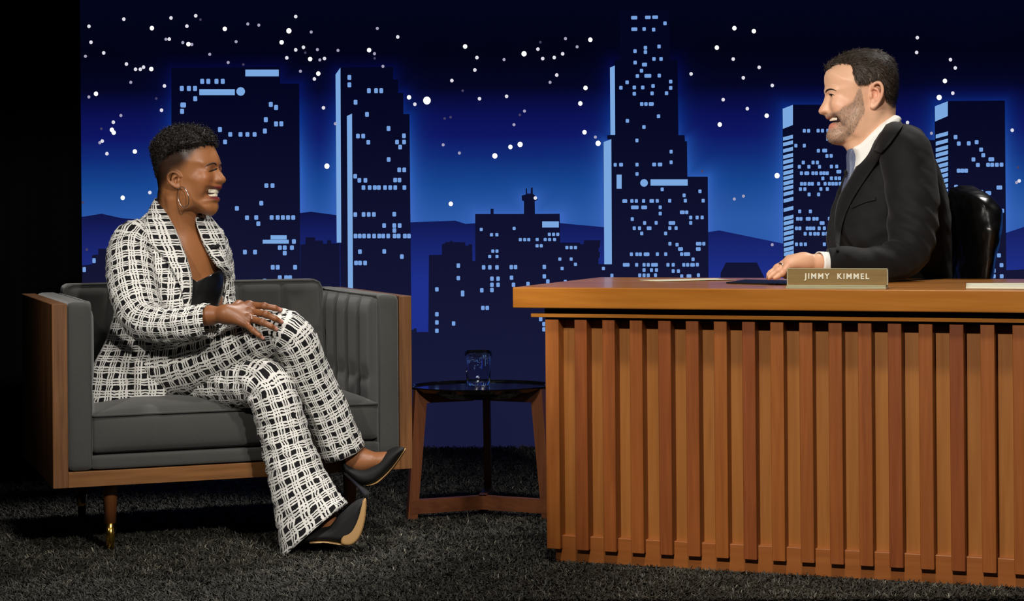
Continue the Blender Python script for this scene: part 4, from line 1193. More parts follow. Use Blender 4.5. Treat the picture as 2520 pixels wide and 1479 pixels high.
# ---- hidden trunk, arms and legs, feet
kneeR, ankR = np.array(P(688, 822, 5.34)), np.array(P(868, 1120, 5.44))
kneeL, ankL = np.array(P(664, 940, 5.33)), np.array(P(772, 1290, 5.30))
pel = np.array([-1.016, 5.60, 0.50])
hipR, hipL = pel + np.array([-0.05, -0.07, -0.005]), pel + np.array([0.055, 0.06, 0.0])
shR, shL = np.array(P(326, 612, 5.54)), np.array(P(512, 612, 5.70))
elR, elL = np.array(P(358, 792, 5.385)), np.array(P(540, 765, 5.735))
wrL = np.array(P(630, 850, 5.56))
f = Field((-1.35, 5.02, 0.0), (-0.36, 5.95, 0.90), 0.0055)
f.ell(pel + np.array([-0.01, 0.03, 0.0]), (0.12, 0.11, 0.08), k=0.03)
f.cone(pel + np.array([0, 0, 0.05]), l2g(SC + np.array([0, 0, -0.14])), 0.085, 0.09, 0.05)
LEG_R = [(400, 900, 5.53, .060), (480, 888, 5.475, .060), (580, 852, 5.40, .054), (650, 824, 5.355, .048), (692, 822, 5.345, .042), (728, 852, 5.35, .042), (762, 925, 5.375, .042), (802, 1010, 5.405, .038), (868, 1118, 5.438, .030)]
LEG_L = [(420, 925, 5.60, .060), (520, 935, 5.49, .060), (600, 942, 5.39, .052), (648, 950, 5.338, .046), (676, 1000, 5.318, .044), (704, 1090, 5.305, .044), (738, 1205, 5.288, .036), (772, 1285, 5.275, .030)]
for LG in (LEG_R, LEG_L): f.chain([np.array(P(*q[:3])) for q in LG], [q[3] for q in LG], 0.02)
f.chain([shR, elR, np.array(wr)], [0.042, 0.034, 0.023], 0.02); f.chain([shL, elL, wrL], [0.036, 0.032, 0.022], 0.01)
f.ell(wrL + np.array([0.06, -0.03, -0.01]), (0.06, 0.035, 0.016), k=0.02)
V3, Q3 = f.mesh()
parts_g.append((V3, Q3, np.tile(base, (len(V3), 1))))
# feet (fine)
def zf(x, y, Y, ox=560, oy=900, sc=2.9577): return np.array(P(ox + x / sc, oy + y / sc, Y))
f = Field((P(830, 1000, 5.2).x, 5.28, P(900, 1240, 5.4).z), (P(1010, 1000, 5.5).x, 5.56, P(900, 1060, 5.4).z), 0.0025)
f.chain([ankR + np.array([-0.05, 0.0, 0.09]), ankR, zf(960, 700, 5.43)], [0.036, 0.030, 0.027], 0.02)
f.chain([zf(880, 690, 5.44), zf(1000, 690, 5.43), zf(1130, 690, 5.42), zf(1230, 640, 5.41)], [0.024, 0.026, 0.020, 0.010], 0.02)
f.blur(1); V4, Q4 = f.mesh(); parts_g.append((V4, Q4, np.tile(lin(150, 98, 62), (len(V4), 1))))
f = Field((P(740, 1000, 5.3).x, 5.10, 0.0), (P(925, 1000, 5.1).x, 5.42, 0.22), 0.0025)
f.chain([ankL + np.array([-0.03, 0.01, 0.10]), zf(690, 1120, 5.285), zf(770, 1190, 5.26), zf(840, 1180, 5.25)], [0.036, 0.031, 0.024, 0.016], 0.02)
f.blur(1); V5, Q5 = f.mesh(); parts_g.append((V5, Q5, np.tile(lin(150, 98, 62), (len(V5), 1))))

M_skin_g = skin_mat('deep_brown_skin', 0.43, 0.12, (1.0, 0.35, 0.18))
Vg, Qg, Cg = join_parts(parts_g)
guest = quadmesh('person', Vg - np.array([pel[0], pel[1], 0]), Qg, M_skin_g, None, True)
guest.location = (pel[0], pel[1], 0)
set_color(guest, Cg)
tag(guest, 'laughing seated guest in black and white grid print trouser suit and black heels', 'person')
def gpart(name, V, Q, mat, parent=None, smooth=True, uv=None):
    p = parent or guest
    V = np.asarray(V, float) - np.array([pel[0], pel[1], 0])
    return quadmesh(name, V, Q, mat, p, smooth, uv)
GOFF = np.array([pel[0], pel[1], 0])
# ------------------------------------------------------------------ guest: face details
from mathutils.bvhtree import BVHTree
bvh_g = BVHTree.FromPolygons([tuple(v) for v in parts_g[0][0]], [tuple(int(i) for i in q) for q in parts_g[0][1]])
def hit(bvh, x, y, dflt=5.6):
    o = Vector((0, 0, CAMZ)); dd = (P(x, y, 1.0) - o).normalized()
    h, n, i, t_ = bvh.ray_cast(o, dd)
    if h is None: return np.array(P(x, y, dflt)), np.array((0, -1, 0))
    return np.array(h), np.array(n)
def on_face(bvh, pts, off=0.0008, ox=350, oy=290, sc=5.917):
    out = []
    for x, y in pts:
        h, n = hit(bvh, ox + x / sc, oy + y / sc); out.append(h + n * off)
    return np.array(out)
def mirror_g(p):
    l = g2l(p); l[:, 0] *= -1; return l2g(l)
def gtube(name, pts, rad, mat, parent=None, n=6): return tube(name, np.asarray(pts) - GOFF, rad, mat, parent or guest, n)
M_hair_g = NT('black_curl_hair'); _n = M_hair_g.noise(M_hair_g.coord('Object'), 120, 3)
M_hair_g.set(color=M_hair_g.mix(_n, srgb(14, 11, 10), srgb(44, 36, 31)), rough=0.55, spec=0.4); M_hair_g = M_hair_g.mat
M_lash = plain('dark_lash', srgb(14, 9, 8), 0.5)
M_brow_g = plain('soft_dark_brow', srgb(52, 30, 22), 0.7)
lash = catmull(on_face(bvh_g, [(940, 792), (985, 778), (1030, 764), (1068, 748), (1092, 738)], 0.0006), 18)
wl_ = np.interp(np.linspace(0, 1, 18), [0, 0.3, 0.75, 1], [0.0005, 0.0018, 0.0030, 0.0016])
gtube('eyelashes', lash, wl_, M_lash); gtube('eyelashes', mirror_g(lash), wl_, M_lash)
brow = catmull(on_face(bvh_g, [(905, 722), (950, 690), (1005, 664), (1050, 660), (1080, 684)], -0.0002), 18)
wb_ = np.interp(np.linspace(0, 1, 18), [0, 0.4, 0.8, 1], [0.0005, 0.0021, 0.0028, 0.0016])
gtube('eyebrow', brow, wb_, M_brow_g); gtube('eyebrow', mirror_g(brow), wb_, M_brow_g)
# teeth: two arcs of separate teeth following the dental arch
M_tooth = plain('tooth_enamel', srgb(238, 228, 206), 0.25)
def teeth(name, org, R, y_front, z_mid, hgt, parent, off, n=10, wid=0.0075, tap=0.0, arch=0.021, depth=0.030):
    V, Q = [], []
    U, G = grid_box(4, 3, 4)
    k0 = 0
    for i in range(n):
        u = (i + 0.5) / n * 2 - 1
        ang = u * 1.15
        x = arch * math.sin(ang) * 1.12; y = y_front - depth * (1 - math.cos(ang)) * 0.9
        big = 1.0 - 0.25 * abs(u)
        b = U / np.maximum(np.linalg.norm(U, axis=1)[:, None], 1e-6) * (np.abs(U) ** 4).sum(1)[:, None] ** 0.25 if False else U
        nrm = (np.abs(U) ** 5).sum(1) ** 0.2
        p = U / nrm[:, None]
        p = p * np.array([wid * 0.56 * big, 0.0028, hgt / 2 * (1 - 0.12 * abs(u))])
        ca, sa = math.cos(-ang), math.sin(-ang)
        q = np.stack([p[:, 0] * ca - p[:, 1] * sa + x, p[:, 0] * sa + p[:, 1] * ca + y, p[:, 2] + z_mid + tap * abs(u)], 1)
        V.append(q); Q.append(G + k0); k0 += len(q)
    V = np.concatenate(V) @ R.T + org - off
    return quadmesh(name, V, np.concatenate(Q), M_tooth, parent, True)
ty = L2(1140, 1078)
teeth('teeth', HO, RG, ty[0] - 0.0065, L2(0, 1078)[1], 0.0125, guest, GOFF, tap=0.0016)
teeth('teeth', HO, RG, ty[0] - 0.0085, L2(0, 1128)[1], 0.0110, guest, GOFF, wid=0.0062, arch=0.018)
M_mouth = plain('mouth_inside', srgb(48, 12, 14), 0.5)
Fm = Field((-0.05, 0.0, -0.12), (0.05, 0.13, -0.02), 0.003)
Fm.ell((0, ty[0] - 0.028, L2(0, 1105)[1]), (0.022, 0.022, 0.012), k=0.0)
Vm, Qm = Fm.mesh(); gpart('mouth_interior', l2g(Vm), Qm, M_mouth)
# hoop earrings
M_silver = plain('polished_silver', srgb(215, 212, 208), 0.22, metal=1.0)
e0, _n = hit(bvh_g, 350 + 560 / 5.917, 290 + 1015 / 5.917)
ctr = np.array(P(350 + 598 / 5.917, 290 + 1157 / 5.917, e0[1] - 0.012))
ang = np.linspace(0, 2 * np.pi, 48, endpoint=False)
ax1 = np.array([0.0172, -0.010, 0.0]); ax2 = np.array([0.0042, 0.0, -0.0300])
ring = ctr + np.cos(ang)[:, None] * ax1 + np.sin(ang)[:, None] * ax2
tube('hoop_earring', ring - GOFF, 0.00115, M_silver, guest, 6, True)
tube('hoop_earring', mirror_g(ring) - GOFF, 0.00115, M_silver, guest, 6, True)

# ------------------------------------------------------------------ guest: hair
hf = Field((-0.12, -0.17, -0.11), (0.12, 0.15, 0.19), 0.003)
# distance to the skull sampled from the head field
x_, y_, z_ = hf.coords()
def sample(S, F0, X, Y, Z):
    i = np.clip(np.round((X - F0.lo[0]) / F0.h).astype(int), 0, F0.n[0] - 1)
    j = np.clip(np.round((Y - F0.lo[1]) / F0.h).astype(int), 0, F0.n[1] - 1)
    k = np.clip(np.round((Z - F0.lo[2]) / F0.h).astype(int), 0, F0.n[2] - 1)
    s = S[i, j, k].astype(np.float64)
    over = np.maximum(np.maximum(X - F0.ax[0][-1], Y - F0.ax[1][-1]), Z - F0.ax[2][-1])
    return s + np.maximum(over, 0)
X3, Y3, Z3 = np.broadcast_arrays(x_, y_, z_)
sk = sample(skullS, headF, X3, Y3, Z3)
ye = Y3 - np.abs(X3) * math.tan(AL) * 0.9
hl2 = np.interp(ye, [-0.14, -0.105, -0.085, -0.06, -0.03, 0.0, 0.03, 0.06, 0.09, 0.12], [-0.105, -0.085, -0.03, 0.020, 0.050, 0.062, 0.068, 0.072, 0.078, 0.075])
mm = Z3 - hl2
pp = np.stack([X3.ravel(), Y3.ravel(), Z3.ravel()], 1)
nzv = vnoise(pp, 3, 130).reshape(X3.shape); nz2 = vnoise(pp, 5, 330).reshape(X3.shape)
topw = sstep(0.02, 0.09, Z3)
th = -0.008 + (0.0098 + 0.0150 * topw) * sstep(-0.006, 0.030, mm) + (0.0045 * nzv + 0.003 * nz2) * sstep(0.0, 0.02, mm)
hf.S = (sk - th).astype(np.float32)
hf.blur(1)
Vhr, Qhr = hf.mesh()
hair = gpart('hair', l2g(Vhr), Qhr, M_hair_g)
# individual curls
nh = vert_normals(Vhr, Qhr)
rr = np.random.default_rng(21)
mv = Vhr[:, 2] - np.interp(Vhr[:, 1] - np.abs(Vhr[:, 0]) * math.tan(AL) * 0.9, [-0.14, -0.105, -0.085, -0.06, -0.03, 0.0, 0.03, 0.06, 0.09, 0.12], [-0.105, -0.085, -0.03, 0.020, 0.050, 0.062, 0.068, 0.072, 0.078, 0.075])
cand = np.nonzero(mv > 0.004)[0]
pick = rr.choice(cand, 3000, replace=True)
CV, CQ = [], []; o_ = 0
tt = np.linspace(0, 1, 9)
for i in pick:
    n_ = nh[i]; a_ = np.cross(n_, rr.standard_normal(3)); a_ /= np.linalg.norm(a_); b_ = np.cross(n_, a_)
    tw = 0.35 + 0.65 * sstep(0.03, 0.10, Vhr[i, 2])
    R_ = (0.0020 + 0.0030 * rr.random()) * tw; Ln = (0.005 + 0.014 * rr.random() ** 1.5) * tw
    turn = 2 * np.pi * (0.9 + 0.8 * rr.random())
    pth = Vhr[i] - n_ * 0.003 + n_ * (tt * Ln)[:, None] + R_ * (np.cos(tt * turn)[:, None] * a_ + np.sin(tt * turn)[:, None] * b_)
    w_ = 0.00120 * (1 - 0.4 * tt)
    # triangular section
    ring3 = [pth + w_[:, None] * (math.cos(q) * a_ + math.sin(q) * n_) for q in (0, 2.1, 4.2)]
    V_ = np.stack(ring3, 1).reshape(-1, 3)
    CV.append(V_)
    for k in range(8):
        for q in range(3):
            q2 = (q + 1) % 3
            CQ.append((o_ + k * 3 + q, o_ + k * 3 + q2, o_ + k * 3 + 3 + q2, o_ + k * 3 + 3 + q))
    o_ += len(V_)
gpart('hair_curls', l2g(np.concatenate(CV)), np.array(CQ), M_hair_g, hair)

# ------------------------------------------------------------------ guest: print fabric
def grid_print():
    t = NT('black_white_grid_print')
    uvn = t.node('ShaderNodeUVMap'); uvn.uv_map = 'UVMap'
    sp = t.node('ShaderNodeSeparateXYZ'); t.l.new(uvn.outputs[0], sp.inputs[0])
    n1 = t.noise(uvn.outputs[0], 0.9, 2); n2 = t.noise(uvn.outputs[0], 3.2, 2)
    mp = t.node('ShaderNodeMapping'); mp.inputs['Location'].default_value = (13.3, 7.7, 0); t.l.new(uvn.outputs[0], mp.inputs[0])
    n3 = t.noise(mp.outputs[0], 0.9, 2); n4 = t.noise(mp.outputs[0], 3.2, 2)
    du = t.m('ADD', t.m('MULTIPLY', t.m('SUBTRACT', n1, 0.5), 0.42), t.m('MULTIPLY', t.m('SUBTRACT', n2, 0.5), 0.13))
    dv = t.m('ADD', t.m('MULTIPLY', t.m('SUBTRACT', n3, 0.5), 0.42), t.m('MULTIPLY', t.m('SUBTRACT', n4, 0.5), 0.13))
    def strokes(c, nn):
        fr = t.m('FRACT', c); w = None
        # three brush strokes per cell leaving one wide dark square
        for ctr, hw in ((0.11, 0.080), (0.33, 0.075), (0.55, 0.080)):
            dd = t.m('ABSOLUTE', t.m('SUBTRACT', fr, ctr))
            hw2 = t.m('ADD', hw - 0.041, t.m('MULTIPLY', nn, 0.075))
            k = t.m('DIVIDE', t.m('SUBTRACT', hw2, dd), 0.02, clamp=True)
            w = k if w is None else t.m('MAXIMUM', w, k)
        return w
    a = strokes(t.m('ADD', sp.outputs[0], du), n4); b = strokes(t.m('ADD', sp.outputs[1], dv), n2)
    w = t.m('MAXIMUM', a, b)
    weave = t.noise(uvn.outputs[0], 60, 1)
    col = t.mix(w, srgb(12, 11, 14), t.mix(weave, srgb(206, 204, 198), srgb(226, 224, 219)))
    t.set(color=col, rough=0.75, spec=0.2, sheen=0.1)
    t.bump(t.m('ADD', weave, t.m('MULTIPLY', w, 0.5)), 0.15, 0.0008)
    return t.mat
M_print = grid_print()
CELL = 0.0345

# jacket body --------------------------------------------------------
ctr_rows = [(365, 992, 5.60, .205, .165), (372, 960, 5.60, .203, .165), (383, 900, 5.60, .195, .16), (398, 845, 5.60, .176, .145), (410, 790, 5.61, .163, .135), (418, 740, 5.62, .160, .135), (422, 690, 5.63, .163, .138), (425, 650, 5.635, .166, .128), (428, 620, 5.64, .164, .110), (428, 602, 5.64, .160, .100), (429, 588, 5.64, .156, .095), (430, 572, 5.64, .146, .089), (431, 557, 5.64, .130, .083), (432, 540, 5.64, .106, .076), (433, 520, 5.64, .078, .067), (434, 500, 5.64, .058, .060), (435, 487, 5.64, .048, .055)]
edge_r = {487: 394, 500: 400, 520: 409, 540: 417, 557: 425, 572: 431, 588: 437, 602: 442, 620: 449, 650: 460, 690: 468, 740: 466, 790: 452, 845: 420, 900: 408, 960: 406, 992: 396}
edge_l = {487: 478, 500: 478, 520: 478, 540: 480, 557: 484, 572: 490, 588: 496, 602: 503, 620: 513, 650: 530, 690: 543, 740: 540, 790: 560, 845: 590, 900: 600, 960: 600, 992: 600}
rowsG = []
for cxp, cyp, Yr, a_, b_ in ctr_rows: rowsG.append((*np.array(P(cxp, cyp, Yr)), a_, b_, edge_r[cyp], edge_l[cyp]))
rowsG = catmull(np.array(rowsG), 64)
face_top = np.array([0.5, -0.865]); face_bot = np.array([0.72, -0.69])
def ring_pt(c, a_, b_, th, fx, fy):
    """th 0 = front, positive to her right"""
    return np.stack([c[0] + a_ * np.sin(th) * fy + b_ * np.cos(th) * fx, c[1] - a_ * np.sin(th) * fx + b_ * np.cos(th) * fy, np.full_like(th, c[2])], -1)
def px_of(p):
    u = p[..., 0] * F / p[..., 1]; v = (CAMZ - p[..., 2]) * F / p[..., 1]
    return CX + u + ROLL * v, HY + v - ROLL * u
nc = 110
def jacket_row(i, th0, th1, grow=0.0, m=nc):
    c = rowsG[i]
    w = np.clip((c[2] - 0.42) / 0.25, 0, 1); fxy = face_bot * (1 - w) + face_top * w; fxy /= np.linalg.norm(fxy)
    th = np.linspace(th0, th1, m)
    # flatten the back a little
    return ring_pt(c[:3], c[3] + grow, c[4] + grow, th, fxy[0], fxy[1]), th
def solve_edge(i, px, lo, hi):
    pts, th = jacket_row(i, lo, hi, 0.0, 400)
    xs, _ = px_of(pts)
    return th[np.argmin(np.abs(xs - px))]
thR = np.array([solve_edge(i, rowsG[i][5], math.radians(-75), math.radians(95)) for i in range(len(rowsG))])
thL = np.array([solve_edge(i, rowsG[i][6], math.radians(-100), math.radians(15)) for i in range(len(rowsG))])
def sm(a): 
    for _ in range(3): a = np.concatenate([[a[0]], 0.25 * a[:-2] + 0.5 * a[1:-1] + 0.25 * a[2:], [a[-1]]])
    return a
thR, thL = sm(thR), sm(thL)
thL = np.minimum(thL, thR - 0.05)
JV = []; JT = []
for i in range(len(rowsG)):
    p_, th = jacket_row(i, thR[i], 2 * np.pi + thL[i])
    low = np.clip((0.60 - rowsG[i][2]) / 0.2, 0, 1)
    c = rowsG[i][:3]
    rad = p_ - c; rad[:, 2] = 0; ln2 = np.linalg.norm(rad, axis=1)[:, None]
    p_ = p_ + rad / ln2 * (0.012 * low * np.sin(5 * th + 0.6) + 0.004 * np.sin(9 * th + 11 * rowsG[i][2]))[:, None]
    JV.append(p_); JT.append(th)
JV = np.array(JV); JT = np.array(JT)
def grid_faces(r, c):
    i, j = np.meshgrid(np.arange(r - 1), np.arange(c - 1), indexing='ij'); i, j = i.ravel(), j.ravel()
    return np.stack([i * c + j, i * c + j + 1, (i + 1) * c + j + 1, (i + 1) * c + j], 1)
def grid_uv(UV, Q): return UV.reshape(-1, 2)[Q]
vv = np.concatenate([[0], np.cumsum(np.linalg.norm(np.diff(rowsG[:, :3], axis=0), axis=1))])
# along the shoulder slope use surface length
sl = np.concatenate([[0], np.cumsum(np.linalg.norm(np.diff(JV[:, 30], axis=0), axis=1))])
UVj = np.stack([JT * 0.155 / CELL, np.repeat((sl / CELL)[:, None], nc, 1)], -1)
Qj = grid_faces(len(rowsG), nc)
jk = gpart('jacket', JV.reshape(-1, 3), Qj[:, ::-1], M_print, None, True, grid_uv(UVj, Qj[:, ::-1]))
solid(jk, 0.003, -1)
# lapels: folded strips lying on the fronts
def lapel(side):
    i0 = int(np.argmin(np.abs(rowsG[:, 2] - P(450, 770, 5.6).z))); i1 = len(rowsG) - 1
    m = 14; V = []; UV = []
    n_ = i1 - i0 + 1
    for q, i in enumerate(range(i0, i1 + 1)):
        tq = q / (n_ - 1)
        wid = np.interp(tq, [0, 0.15, 0.45, 0.62, 0.63, 0.75, 1], [0.006, 0.035, 0.070, 0.082, 0.070, 0.060, 0.045])
        rr_ = (rowsG[i][3] + rowsG[i][4]) / 2
        t0 = thR[i] if side > 0 else 2 * np.pi + thL[i]
        t1 = t0 + side * wid / rr_
        g_ = 0.010 + 0.004 * math.sin(math.pi * tq)
        p_, th = jacket_row(i, t0 - side * 0.03, t1, g_, m)
        u = np.linspace(0, 1, m)
        c = rowsG[i][:3]; rad = p_ - c; rad[:, 2] = 0; rad /= np.linalg.norm(rad, axis=1)[:, None]
        p_ = p_ + rad * (0.004 * np.sin(u * math.pi) - 0.006 * (1 - u) ** 6)[:, None]
        V.append(p_); UV.append(np.stack([u * wid / CELL + 0.3 + 0.35 * tq, np.full(m, sl[i] / CELL * 1.0 + 0.4)], -1))
    V = np.array(V); UV = np.array(UV); Qn = grid_faces(n_, m)
    if side > 0: Qn = Qn[:, ::-1]
    o = gpart('lapel', V.reshape(-1, 3), Qn, M_print, jk, True, grid_uv(UV, Qn))
    solid(o, 0.003, -1)
lapel(1); lapel(-1)
# sleeves ------------------------------------------------------------
def wrinkle(V, path, amp, seed, sc=60):
    V = V.copy(); n_ = vnoise(V, seed, sc)
    c = path
    k = len(V) // len(path)
    ctr_ = np.repeat(path, k, 0); d_ = V - ctr_; d_ /= np.linalg.norm(d_, axis=1)[:, None] + 1e-9
    return V + d_ * (amp * n_)[:, None]
def sleeve(pts, n, cells, seed, amp=0.005, up=(0, 0, 1), nm='sleeve', parent=None, twist=0.0, mat=None, hem=None):
    a = catmull(np.array([(*np.array(P(x, y, Y)), r) for x, y, Y, r in pts]), n)
    V, Q, uv = loft(a[:, :3], a[:, 3], a[:, 3], 40, up, cells=cells, lens=CELL, twist=twist)
    V = wrinkle(V, a[:, :3], amp, seed)
    if hem is not None: V = hem(V.reshape(n, 40, 3), a).reshape(-1, 3)
    o = gpart(nm, V, Q, mat or M_print, parent, True, uv)
    solid(o, 0.003, -1)
    return o
sleeve([(372, 586, 5.60, .040), (335, 590, 5.56, .056), (322, 625, 5.53, .066), (326, 690, 5.48, .068), (338, 750, 5.43, .064), (360, 790, 5.385, .055), (415, 801, 5.335, .047), (470, 797, 5.305, .0455), (518, 790, 5.285, .0455)], 60, 12, 4, 0.0055, (1, 0, 0), 'sleeve', jk)
sleeve([(490, 592, 5.68, .045), (516, 606, 5.71, .052), (528, 650, 5.735, .053), (532, 700, 5.745, .052), (540, 760, 5.74, .050), (575, 820, 5.66, .045), (630, 850, 5.56, .040)], 44, 9, 6, 0.005, (1, 0, 0), 'sleeve', jk)
# trousers -----------------------------------------------------------
def hemL(V, a):
    n = len(V)
    w = np.clip((np.arange(n) / (n - 1) - 0.70) / 0.30, 0, 1)[:, None] ** 1.4
    side = (V - a[:, None, :3])[:, :, 0]
    V = V.copy(); V[:, :, 2] += w * side * 0.60; V[:, :, 0] += w * side * 0.12
    return V
trou = sleeve([(330, 905, 5.56, .094), (400, 902, 5.53, .097), (480, 890, 5.475, .092), (580, 855, 5.40, .079), (650, 822, 5.355, .066), (696, 815, 5.335, .060), (728, 848, 5.345, .059), (762, 925, 5.375, .058), (802, 1010, 5.405, .059), (842, 1112, 5.435, .066)], 80, 13, 8, 0.005, (0, 0, 1), 'trousers')
sleeve([(410, 925, 5.62, .090), (520, 935, 5.49, .080), (600, 940, 5.39, .072), (652, 945, 5.335, .067), (680, 1000, 5.315, .065), (704, 1090, 5.305, .066), (738, 1205, 5.285, .073), (774, 1310, 5.265, .083)], 80, 13, 9, 0.006, (0, 0, 1), 'trouser_leg', trou, hem=hemL)

# camisole -----------------------------------------------------------
t = NT('black_satin'); _c = t.coord('Object'); _n = t.noise(_c, 9, 3, 0.6, 0.8)
t.set(color=srgb(12, 12, 13), rough=0.32, spec=0.5); t.bump(_n, 0.5, 0.01); M_satin = t.mat
cam_V = []
zc = np.linspace(P(480, 800, 5.55).z, 1.0, 36)
ztop_f = lambda th: np.interp(th, [-1.2, -0.72, -0.45, -0.16, 0.02, 0.35, 0.8], [P(540, 655, 5.5).z, P(540, 666, 5.5).z, P(520, 678, 5.5).z, P(500, 694, 5.5).z, P(478, 676, 5.5).z, P(470, 655, 5.5).z, P(470, 640, 5.5).z])
ths = np.linspace(-1.15, 0.30, 60)
z0_ = P(480, 805, 5.55).z
zr = rowsG[:, 2]
for q in range(30):
    row = []
    for th in ths:
        z = z0_ + (ztop_f(th) - z0_) * q / 29
        o_ = np.argsort(zr); c = np.array([np.interp(z, zr[o_], rowsG[o_, k]) for k in range(5)])
        bust = 0.016 * (math.exp(-((th + 0.55) / 0.42) ** 2) + math.exp(-((th - 0.45) / 0.42) ** 2)) * math.exp(-((z - P(500, 715, 5.55).z) / 0.06) ** 2)
        g_ = -0.009 + bust * 1.25 - 0.03 * sstep(0.0, 0.30, th)
        p_ = ring_pt(np.array([c[0], c[1], z]), c[3] + g_, c[4] + g_, np.array([th]), *face_top)[0]
        row.append(p_)
    cam_V.append(row)
cam_V = np.array(cam_V); Qc = grid_faces(30, 60)
cm = gpart('camisole', cam_V.reshape(-1, 3), Qc, M_satin, None, True); solid(cm, 0.003, 0)
# lapel microphone and finger ring -----------------------------------
M_mic = plain('black_foam', srgb(9, 9, 10), 0.9)
mp_ = np.array(P(523, 612, 5.44)); mq = np.array(P(513, 616, 5.455))
_ri = int(np.argmin(np.abs(rowsG[:, 2] - mp_[2])))
_pp = jacket_row(_ri, 2 * np.pi + thL[_ri] - 0.10, 2 * np.pi + thL[_ri], 0.022, 2)[0][0]
mp_ = _pp; 
mo = gtube('lapel_microphone', catmull([mp_ + np.array([-0.014, 0, -0.004]), mp_ + np.array([-0.007, -0.001, -0.002]), mp_, mp_ + np.array([0.007, 0, 0.003]), mp_ + np.array([0.012, 0, 0.004])], 12), np.interp(np.linspace(0, 1, 12), [0, 0.35, 0.5, 0.8, 1], [0.0035, 0.0028, 0.006, 0.0075, 0.003]), M_mic, None, 10)
rc = fing[2][0] * 0.62 + fing[2][1] * 0.38
rd = fing[2][1] - fing[2][0]; rd /= np.linalg.norm(rd); u1 = np.cross(rd, [0, 1, 0]); u1 /= np.linalg.norm(u1); u2 = np.cross(rd, u1)
star_pts = []
for q, (al_, of) in enumerate([(0, .006), (40, -.004), (80, .005), (120, -.005), (160, .005), (200, -.005), (240, .005), (280, -.004), (320, .006)]):
    star_pts.append(rc + 0.0118 * (math.cos(math.radians(al_)) * u1 + math.sin(math.radians(al_)) * u2) + rd * of)
tube('star_ring', np.array(star_pts) - GOFF, 0.0009, M_silver, guest, 5, True, False)
# shoes ----------------------------------------------------------------
M_suede = plain('black_suede', srgb(9, 9, 10), 0.75); M_sole = plain('tan_sole', srgb(176, 138, 88), 0.5)
t = NT('clear_heel'); t.set(color=srgb(170, 170, 175), rough=0.05, trans=0.85, ior=1.45); _n = t.noise(t.coord('Object'), 50, 1); t.bump(_n, 0.05); M_heel = t.mat
def flatshape(name, pts, Y, W, R, mat, parent, p=0.5, h=0.0022, midslope=0.0, tilt=0.0):
    w = np.array([np.array(zf(x, y, Y)) for x, y in pts])
    lo = w.min(0) - 0.012; hi = w.max(0) + 0.012
    xm = w[:, 0].mean()
    lo[1], hi[1] = Y - W - 0.05, Y + W + 0.05
    fld = Field(lo, hi, h)
    fld.inflate(smooth_poly(w[:, [0, 2]], 3), W, R, p=p, plane=(0, 2), mid=lambda U, Vv: Y + midslope * (U - xm) + tilt * (Vv - w[:, 2].mean()), k=0.0)
    fld.blur(1)
    V, Q = fld.mesh()
    return gpart(name, V, Q, mat, parent)
shoeR = flatshape('shoe', [(838, 690), (870, 702), (920, 728), (990, 744), (1050, 722), (1100, 684), (1150, 630), (1215, 592), (1272, 590), (1284, 612), (1200, 735), (1095, 838), (1020, 864), (950, 852), (880, 800), (832, 745)], 5.425, 0.036, 0.022, M_suede, guest, midslope=-0.10)
flatshape('sole', [(1080, 836), (1190, 738), (1286, 608), (1290, 622), (1200, 752), (1098, 852), (1020, 872), (1000, 862)], 5.425, 0.031, 0.006, M_sole, shoeR, 0.35, 0.0018, -0.10)
flatshape('heel', [(832, 750), (872, 770), (925, 812), (1030, 915), (1032, 938), (1003, 955), (985, 935), (900, 840), (850, 795)], 5.430, 0.012, 0.010, M_heel, shoeR, 0.5, 0.0018)
shoeL = flatshape('shoe', [(560, 1225), (610, 1205), (650, 1188), (690, 1182), (750, 1165), (800, 1100), (850, 1055), (930, 985), (1002, 962), (1005, 1010), (985, 1120), (940, 1230), (850, 1285), (720, 1282), (610, 1290), (540, 1290)], 5.235, 0.036, 0.022, M_suede, guest, midslope=-0.12)
flatshape('sole', [(1005, 962), (1008, 1060), (992, 1165), (958, 1255), (905, 1302), (850, 1305), (826, 1290), (828, 1240), (848, 1172), (905, 1090), (960, 1020)], 5.203, 0.008, 0.008, M_sole, shoeL, 0.3, 0.0018, -0.12, 0.10)
flatshape('sole_edge', [(600, 1284), (700, 1276), (780, 1286), (850, 1296), (850, 1310), (770, 1300), (700, 1290), (610, 1296)], 5.215, 0.012, 0.005, M_sole, shoeL, 0.4, 0.0018)
# ================================================================== host (standing behind the desk line, seated, dark suit)
YH = 5.56
def W2(x, y, ox, oy, sc): 
    p = P(ox + x / sc, oy + y / sc, YH); return (p.x, p.z)
def hp_(pts, ox=2000, oy=110, sc=5.917): return np.array([W2(x, y, ox, oy, sc) for x, y in pts])
def H2(x, y): return hp_([(x, y)])[0]
profh = hp_([(330, 290), (235, 350), (190, 410), (172, 480), (174, 560), (182, 620), (176, 680), (186, 722), (205, 770), (215, 830), (215, 900), (206, 960), (196, 1010), (190, 1050), (200, 1078), (235, 1092), (325, 1080), (345, 1096), (320, 1120), (262, 1152), (236, 1192), (238, 1212), (262, 1232), (256, 1280), (258, 1340), (285, 1390), (335, 1428), (420, 1440), (520, 1410), (640, 1330), (760, 1230), (880, 1140), (1000, 1040), (1110, 960), (1180, 850), (1215, 700), (1220, 540), (1195, 400), (1130, 290), (1030, 190), (880, 140), (700, 130), (500, 170)])
noseh = hp_([(205, 700), (184, 745), (150, 840), (100, 925), (84, 965), (96, 1005), (140, 1022), (185, 1022), (240, 1012), (270, 930), (262, 800)])
Hh = 0.0021
lo = np.array([P(1990, 100, YH).x, YH - 0.13, P(2100, 400, YH).z]); hi = np.array([P(2250, 100, YH).x, YH + 0.13, P(2100, 105, YH).z])
fh = Field(lo, hi, Hh)
zc_ = H2(0, 720)[1]
